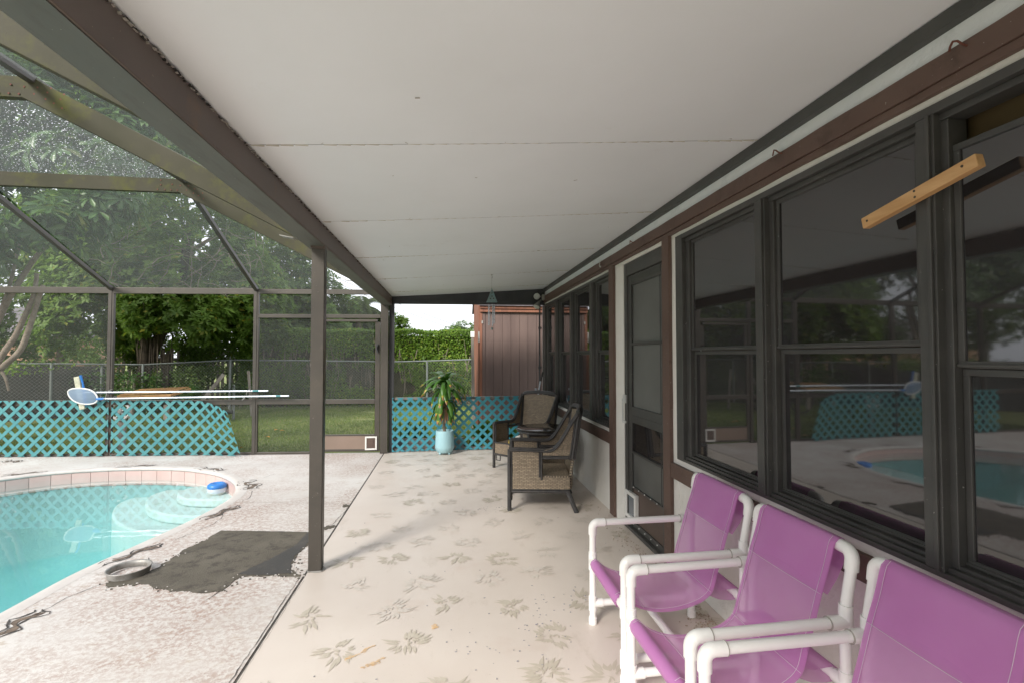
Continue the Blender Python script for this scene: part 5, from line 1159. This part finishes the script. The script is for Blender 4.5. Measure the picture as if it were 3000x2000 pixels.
# big leaning tree
tree('broadleaf_tree', (-8.34, 14.6, G), 'big spreading tree with a dark leaning trunk hung with vines', [(-7.3, 14.3, 3.7, 2.6, 1.5, 1.9), (-8.9, 14.3, 3.3, 1.9, 1.4, 1.5), (-5.8, 14.4, 3.0, 1.5, 1.2, 1.2), (-7.2, 13.6, 2.55, 1.8, 1.0, .8), (-9.3, 13.9, 2.1, 1.3, 1.1, 1.0), (-7.6, 15, 5.6, 2.8, 1.8, 2.0), (-9.6, 15, 5.0, 2.2, 1.6, 1.6), (-6.6, 13.4, 2.3, .9, .6, .45), (-9.2, 15, 7.0, 2.4, 1.6, 1.5), (-5.3, 14.4, 2.2, .9, .6, .6), (-9.2, 13.5, 1.75, .9, .5, .6), (-6.8, 13.7, 2.05, 1.0, .5, .45), (-8.0, 13.4, 2.3, .9, .4, .35)],
     74000, .150, .065, 'leafA', [([(-8.35, 14.6, G), (-8.30, 14.6, .9), (-8.0, 14.6, 1.7), (-7.65, 14.55, 2.5), (-7.3, 14.5, 3.6), (-7.2, 14.5, 5)], .19, .09), ([(-8.25, 14.55, .8), (-8.2, 14.45, 1.5), (-8.15, 14.3, 2.3), (-8.6, 14.3, 3.2)], .17, .05), ([(-7.7, 14.5, 2.3), (-6.8, 14.3, 2.8), (-5.9, 14.3, 3.1)], .09, .03)], 'darkbark', 8, 'kite', -.18, 1.7, 2)
# hanging vines on its trunk
vn = MB(); random.seed(31)
for k in range(20):
    x = random.gauss(-7.85, .24); z1 = random.uniform(1.6, 2.7); z0 = random.uniform(.0, 1.2); y = 14.25 + random.uniform(-.2, .2); q = random.uniform(-.08, .08); vn.tube([(x, y, z1), (x + q, y, (z0 + z1) / 2), (x + q * .5, y, z0)], random.uniform(.004, .011), 4)
tag(vn.build('hanging_vines', M['darkbark'], kind='stuff'), 'brown vines hanging round the dark leaning trunk', 'vines')
# left large-leaved tree with several thin trunks
S_ = lambda x, z, y=9.3: (x, y, z)
tree('large_leaved_tree', (-7.6, 9.3, G), 'large leaved tree with several thin curved trunks behind the left screen', [(-7.5, 9.1, 3.75, 1.1, .9, .95), (-6.5, 8.9, 3.75, .95, .8, .75), (-8.8, 9.2, 3.9, 1.3, 1.0, 1.2), (-7.6, 8.9, 2.85, .7, .6, .35), (-6.4, 9.0, 4.6, 1.2, .9, .6), (-8.6, 9.4, 5.0, 1.4, 1.2, .9), (-5.75, 9.0, 4.1, .55, .5, .4), (-6.1, 8.9, 3.15, .45, .4, .35), (-7.4, 9.7, 6.1, 2.0, 1.3, 1.3), (-9.8, 9.8, 6.0, 1.8, 1.4, 1.6), (-5.9, 9.8, 5.5, 1.0, .9, .7), (-8.4, 10.2, 7.6, 2.2, 1.3, 1.2)],
     16500, .27, .080, 'leafB', [([S_(-7.75, -.1), S_(-7.72, .9), S_(-7.46, 1.22), S_(-7.22, 1.49), S_(-7.08, 1.92), S_(-6.98, 2.3), S_(-6.9, 2.6)], .06, .032), ([S_(-7.9, -.1), S_(-7.7, .9), S_(-7.46, 1.46), S_(-7.30, 1.73), S_(-7.10, 2.24), S_(-7.03, 2.48), S_(-7.0, 2.8)], .055, .03),
     ([S_(-7.85, 1.3), S_(-7.54, 2.07), S_(-7.38, 2.43), S_(-7.06, 3.02), S_(-6.77, 3.41), S_(-6.4, 3.8)], .055, .028), ([S_(-7.55, 2.1), S_(-7.41, 2.59), S_(-7.30, 3.2), S_(-7.21, 3.78)], .032, .018), ([S_(-7.8, .6), S_(-7.6, 1.15), S_(-7.45, 1.05), S_(-7.38, .8)], .04, .015)], 'bark', 9, 'obov', -.1, 1.8, 6, .12, .38, .04, .3)
# screen of trees behind
bt = [(-12.5, 17.5, 'leafM', [(-12.5, 17.5, 3.0, 2.6, 1.8, 2.8), (-13.5, 17.5, 6.3, 2.8, 2.0, 2.4), (-11.4, 17, 5.2, 2.2, 1.6, 2.2)], 'bushy green tree standing behind the thin curved trunks', 26000),
      (-9.3, 19, 'leafA', [(-9.0, 19, 6.2, 3.4, 2.0, 3.0), (-10.8, 19, 8.4, 2.6, 1.8, 1.8), (-7.2, 19, 5.4, 2.2, 1.6, 2.4), (-9, 19, 3.0, 3.4, 1.2, 2.2), (-12.5, 19, 9.4, 3.0, 1.8, 2.2), (-10, 19, 10.6, 2.4, 1.6, 1.4)], 'tall broad tree rising behind the big leaning tree', 40000),
      (-5.2, 18, 'leafM', [(-5.4, 18, 3.6, 1.6, 1.2, 1.5), (-4.6, 18, 3.0, 1.5, 1.2, 1.1), (-6.1, 18, 4.7, 1.5, 1.2, 1.0), (-4.6, 17.5, 2.2, 1.8, .8, .8)], 'light green tree seen beside the patio post with sky showing through', 16000),
      (-17.5, 16, 'leafA', [(-17.5, 16, 4.2, 3, 2.2, 2.6), (-18, 16, 7.4, 3, 2.2, 2.2)], 'leafy tree outside the left edge of the picture', 24000),
      (-17, 11, 'leafA', [(-17, 11, 3.2, 2.2, 3.2, 3.0), (-17.5, 10, 6.6, 2.4, 3.2, 2.4), (-17, 7, 3.0, 2.0, 3.0, 2.8)], 'dense tree outside the left edge beyond the chain link fence', 15000),
      (-17.5, 2.5, 'leafM', [(-17.5, 3, 3.4, 2.2, 3.4, 3.2), (-18, -1, 4.0, 2.2, 3.2, 3.4)], 'bushy tree left of the pool outside the picture', 12000),
      (-3.6, 21, 'leafM', [(-3.9, 21, 2.7, 1.4, 1.0, .8), (-3.0, 21, 2.5, .8, .8, .6)], 'low olive green tree behind the hedge at the cage door', 7000)]
for i, (x, y, lm, bl, lab, nn) in enumerate(bt):
    tree('background_tree', (x, y, G), lab, bl, nn, .17, .08, lm, [([(x, y, G), (x + .1, y, 1.5), (x - .1, y, bl[0][2])], .16, .08)] + [([(x, y, bl[0][2] - 1), ((x + b[0]) / 2, y, (b[2] + bl[0][2]) / 2), tuple(b[:3])], .08, .03) for b in bl], 'bark', 7, 'kite', -.08 if i < 2 else -.02, 1.9, 20 + i, group='trees beyond the fences')
# bare twigs showing in the crown
tg = MB(); random.seed(77)
for k in range(60):
    x, y, z = random.uniform(-8.6, -4.6), 13.1 + random.uniform(-.3, .2), random.uniform(2.9, 4.4); P = [Vector((x, y, z))]; d_ = Vector((random.uniform(-1, 1), 0, random.uniform(-.3, 1))).normalized()
    for q in range(5): d_ = (d_ + Vector((random.uniform(-.5, .5), random.uniform(-.2, .2), random.uniform(-.4, .4)))).normalized(); P.append(P[-1] + d_ * random.uniform(.12, .22))
    tg.tube(P, [.010, .009, .008, .006, .004, .003], 4)
tg.build('bare_twigs', simple('pale_twigs', (.26, .22, .18), (.18, .15, .12), .9), kind='stuff').__setitem__('label', 'pale bare twigs showing in the crown of the big tree')
# far trees and palms over the hedge
tree('distant_tree', (-3.0, 30, G), 'dark rounded tree against the sky just right of the black corner post', [(-3.35, 30, 3.1, .75, .7, .95), (-2.75, 30, 3.35, .45, .5, .45), (-2.5, 30, 2.9, .4, .4, .3), (-3.2, 30, 2.3, 1.1, .6, .5)], 4200, .15, .08, 'leafA', [([(-3.0, 30, G), (-3.05, 30, 1.5), (-3.2, 30, 3.0)], .12, .05)], per=5, gap=-.2, f=3, seed=31, group='far trees against the sky')
tree('distant_tree', (.6, 34, G), 'low hazy tree on the skyline at the left edge of the shed', [(.55, 34, 2.9, 1.1, .8, .55), (1.1, 34, 3.3, .9, .8, .55), (-.1, 34, 2.6, .8, .6, .35)], 4600, .13, .07, 'leafM', [([(.6, 34, G), (.65, 34, 1.5), (.7, 34, 2.9)], .12, .05)], per=5, gap=-.2, f=3, seed=32, group='far trees against the sky')
def palm(x, y, h, L_, label, seed):
    t = empty('palm_tree', (x, y, G), label, 'palm tree', 'palms behind the hedge'); MB().tube([(x, y, G), (x + .05, y, h * .5), (x, y, h)], [.15, .12, .11], 10).build('trunk', M['bark'], t)
    r = np.random.default_rng(seed); fs = []
    P, D, U = [], [], []
    for k in range(22):
        az_ = 2 * PI * k / 22 + r.random() * .3; el_ = r.uniform(.1, 1.2); p = np.array([x, y, h]); st = L_ / 16
        for q in range(16):
            dd = np.array([math.cos(az_) * math.cos(el_), math.sin(az_) * math.cos(el_), math.sin(el_)]); p = p + dd * st; el_ -= .14; sd_ = np.array([-math.sin(az_), math.cos(az_), 0])
            for s in (-1, 1):
                for e in range(2): P.append(p + dd * st * e / 2); D.append(sd_ * s + dd * .5 + np.array([0, 0, -.55])); U.append(np.array([0, 0, 1.]) + dd * .3)
    P, D, U = map(np.array, (P, D, U)); leaves('fronds', M['leafP'], P - np.array((x, y, G)), D, U, L_ * .26, .035, t)
palm(-3.55, 20, 3.25, 1.6, 'feathery palm with drooping fronds above the cage door', 1)
palm(-4.45, 20.5, 2.75, 1.2, 'smaller pale palm left of the feathery palm', 2)
# ivy on pickets and undergrowth
def cover_leaves(name, label, cat, boxes, n, L_, W_, mat, seed, gap=-.1, f=3.):
    P = []
    for b in boxes: m = int(n * b[6]); P.append(np.c_[rng.uniform(b[0], b[1], m), rng.uniform(b[2], b[3], m), b[4] + (b[5] - b[4]) * rng.random(m)])
    P = np.concatenate(P); P = P[sinfield(P, f, seed) > gap]; m = len(P); o = leaves(name, M[mat], P, runit(m) + np.array([0, -.5, -.1]), runit(m) * .7 + np.array([0, -.5, .7]), rng.uniform(.6, 1.1, m) * L_, rng.uniform(.6, 1.1, m) * W_, kind='stuff'); return tag(o, label, cat)
cover_leaves('ivy', 'green vines overgrowing the old grey picket fence', 'ivy', [(-9.8, -5.3, 15.02, 15.16, .0, 1.9, .65), (-9.6, -5.3, 15.3, 15.8, .8, 2.4, .5)], 26000, .08, .06, 'leafH', 41, -.05, 3.2)
cover_leaves('undergrowth', 'dark leafy undergrowth at the foot of the big leaning tree', 'undergrowth', [(-9.6, -7.4, 13.0, 14.4, G, .95, .6), (-7.4, -6.6, 13.6, 14.3, G, .6, .15), (-6.2, -5.3, 14.3, 14.7, G, .6, .12)], 7500, .15, .045, 'leafB', 42, .0)
cover_leaves('ivy', 'yellow green vine trailing along the left chain link rail', 'ivy', [(-13, -8.4, 10.6, 13.4, 1.0, 1.3, 1)], 2600, .09, .05, 'leafH', 43, .1, 2.)
cover_leaves('undergrowth', 'shrubby growth at the left end of the clipped hedge', 'undergrowth', [(-5.9, -5.3, 14.5, 14.75, 1.2, 2.1, .2), (-6.6, -5.2, 14.9, 15.5, .4, 2.2, .5)], 9000, .07, .05, 'leafH', 44, -.15)
cover_leaves('undergrowth', 'lighter green shrub growth in front of the picket fence', 'undergrowth', [(-7.6, -5.4, 14.4, 15.0, G, 1.1, .35), (-9.4, -8.5, 13.2, 14.2, .2, 1.9, .4), (-7.4, -5.2, 14.9, 15.15, 1.2, 2.2, .3)], 9000, .10, .06, 'leafM', 45, -.05)
cover_leaves('undergrowth', 'bushy green growth beyond the left chain link fence', 'undergrowth', [(-17, -9.5, 15.5, 17.0, G, 2.9, 1)], 9000, .17, .11, 'leafM', 46, -.2, 1.5)
# ground shade strip under the trees: bare soil and leaf litter
MB().prism(blob(-8.4, 14.0, 2.6, 1.0, .1, 24, .12), G + .004, G + .012).build('bare_soil', simple('leaf_litter', (.13, .09, .055), (.07, .05, .03), .95, 6, 40, .8, .02), kind='structure')
# neighbours' houses
nh = empty('neighbour_house', (-24, 27, G), 'neighbour house with a grey tiled roof and terracotta wall beyond the left fence', 'house')
MB().box(-30, -19.9, 26, 33, G, 2.35).build('wall', M['housewall'], nh)
MB().hexa([(-30.6, 25.5, 2.3), (-19.4, 25.5, 2.3), (-19.4, 33.5, 2.3), (-30.6, 33.5, 2.3), (-27, 29.4, 4.0), (-21.4, 29.4, 4.0), (-21.4, 29.6, 4.0), (-27, 29.6, 4.0)]).build('roof', M['roofdark'], nh)
MB().box(-30.6, -19.38, 25.44, 25.49, 2.16, 2.30).build('fascia', M['whiteplastic'], nh)
n2 = empty('neighbour_house', (-7, 24, G), 'tan neighbour house with a low brown roof glimpsed behind the hedge', 'house')
MB().box(-9.4, -3.2, 23.5, 28, G, 2.05).build('wall', M['tanwall'], n2)
MB().hexa([(-9.9, 23, 2.02), (-2.7, 23, 2.02), (-2.7, 28.5, 2.02), (-9.9, 28.5, 2.02), (-7.5, 25.6, 3.1), (-5, 25.6, 3.1), (-5, 25.8, 3.1), (-7.5, 25.8, 3.1)]).build('roof', M['roofdark'], n2)
MB().box(-8.2, -7.2, 23.45, 23.495, .9, 1.8).build('window', M['whiteplastic'], n2)
# power lines
for k, (z0, z1, lab) in enumerate(((4.62, 1.95, 'upper of two black cables slanting down across the sky'), (4.36, 1.93, 'lower of two black cables slanting down across the sky'))):
    P = [(-8.5 + 19 * t, 26, z0 + 1.1 + (z1 - z0 - 1.9) * t * 1.25 - .22 * math.sin(PI * t)) for t in [q / 24 for q in range(25)]]
    P = [(-3.6 + 9 * (t - .3), 26, (z0 if k == 0 else z0) - 1.30 * 0 - (t - .3) * 3.4 - .15 * math.sin(PI * t)) for t in [q / 24 for q in range(25)]]
    tag(MB().tube(P, .012, 5).build('power_line', M['wire'], origin=P[0]), lab, 'cable', 'power lines beyond the hedge')
# ------------------------------------------------------------------ yard objects
ct = empty('garden_cart', (-6.0, 11.0, G), 'orange brown slatted cart with wheels standing on the lawn behind the pool poles', 'cart')
for k in range(6): MB().bar((-6.46, 10.65 + k * .12, .62 + .012 * k), (-5.52, 10.65 + k * .12, .66 + .012 * k), .085, .02).build('slat', M['orangewood'], ct)
MB().bar((-6.48, 10.6, .58), (-6.48, 11.3, .64), .04, .05).bar((-5.5, 10.6, .60), (-5.5, 11.3, .68), .04, .05).bar((-6.48, 10.6, .58), (-5.5, 10.6, .60), .04, .05).build('cart_frame', M['orangewood'], ct)
for x in (-6.75, -6.05):
    z = .18; r_ = .30 if x < -6.5 else .34; MB().tube([(x + r_ * math.cos(q * PI / 12), 11.45 if x > -6.5 else 10.9, z + .08 + r_ * math.sin(q * PI / 12)) for q in range(25)], .022, 8, cap=False).build('wheel', M['rubber'], ct)
MB().box(-6.35, -6.28, 10.7, 10.77, .10, .58).box(-5.7, -5.63, 10.7, 10.77, .10, .58).build('legs', M['oldwood'], ct)
wh = empty('spoked_wheel', (-5.04, 8.3, .0), 'small white spoked wheel leaning behind the middle lattice panel', 'wheel')
MB().tube([(-5.04 + .13 * math.cos(q * PI / 14), 8.3, .53 + .13 * math.sin(q * PI / 14)) for q in range(29)], .016, 8, cap=False).build('rim', M['whiteplastic'], wh)
for q in range(5): MB().bar((-5.04, 8.3, .53), (-5.04 + .125 * math.cos(q * 1.257 + .4), 8.3, .53 + .125 * math.sin(q * 1.257 + .4)), .03, .012).build('spoke', M['whiteplastic'], wh)
MB().tube([(-5.04, 8.27, .53), (-5.04, 8.33, .53)], .03, 12).build('hub', M['galv'], wh); MB().box(-5.09, -4.99, 8.33, 8.37, G, .56).build('stand', M['oldwood'], wh)
ps = empty('irrigation_pipe', (-4.87, 12, G), 'grey standpipe with a black elbow on the lawn near the cage post', 'pipe')
MB().tube([(-4.90, 12, G), (-4.90, 12, .72)], .028, 10).build('pipe', M['fencepipe'], ps); MB().tube([(-4.90, 11.98, .10), (-5.05, 11.98, .10), (-5.12, 11.98, .04), (-5.14, 11.98, G)], .045, 10).build('elbow', M['rubber'], ps)
MB().tube([(-4.90, 12, .55), (-4.82, 11.97, .62), (-4.90, 11.95, .70), (-5.0, 11.97, .58)], .008, 6).build('hose', M['rubber'], ps)
tag(MB().bar((-4.72, 12.6, G), (-4.82, 12.6, 1.02), .055, .03, up=(0, 1, 0)).build('wooden_stake', M['oldwood'], origin=(-4.72, 12.6, G)), 'thin wooden stake standing beside the grey standpipe', 'stake')
tag(MB().bar((-5.98, 12.8, .25), (-5.55, 13.0, .93), .085, .03, up=(0, 1, 0)).build('leaning_board', M['oldwood'], origin=(-5.8, 12.9, .4)), 'old board leaning aslant among the weeds behind the pool poles', 'board')
# low plants and pots behind the end lattice
fp2 = empty('foliage_plant', (.75, 7.75, G), 'yellow green leafy plant behind the end lattice below the shed', 'plant')
c = runit(60) * np.array([.30, .16, .12]) + np.array([0, 0, .26]); P, D, U = whorls(c, runit(60), 7, .02, .5); leaves('foliage', M['leafH'], P, D, U, .16, .05, fp2)
MB().tube([(.75, 7.75, G), (.75, 7.75, .15)], .012, 6).build('stem', M['bark'], fp2)
for k, (x, lab) in enumerate(((-.62, 'row of spiky stems behind the lattice left of the potted plant'), (.15, 'small weeds behind the lattice right of the potted plant'))):
    f2 = empty('foliage_plant', (x, 7.6, G), lab, 'plant'); n = 40; P = np.c_[rng.uniform(-.2, .35, n), rng.uniform(-.1, .1, n), np.zeros(n)]; leaves('foliage', M['leafP'], P, np.c_[rng.normal(0, .15, n), rng.normal(0, .15, n), np.ones(n)], runit(n), rng.uniform(.3, .62, n) * (1 if k == 0 else .5), .035, f2)
st_ = empty('stacked_planks', (-.35, 7.48, G), 'weathered planks lying behind the lattice left of the potted plant', 'planks')
for k in range(3): MB().box(-.80, .25, 7.40 + .05 * k, 7.44 + .05 * k, G, .16 - .03 * k).build('plank', M['oldwood'], st_)
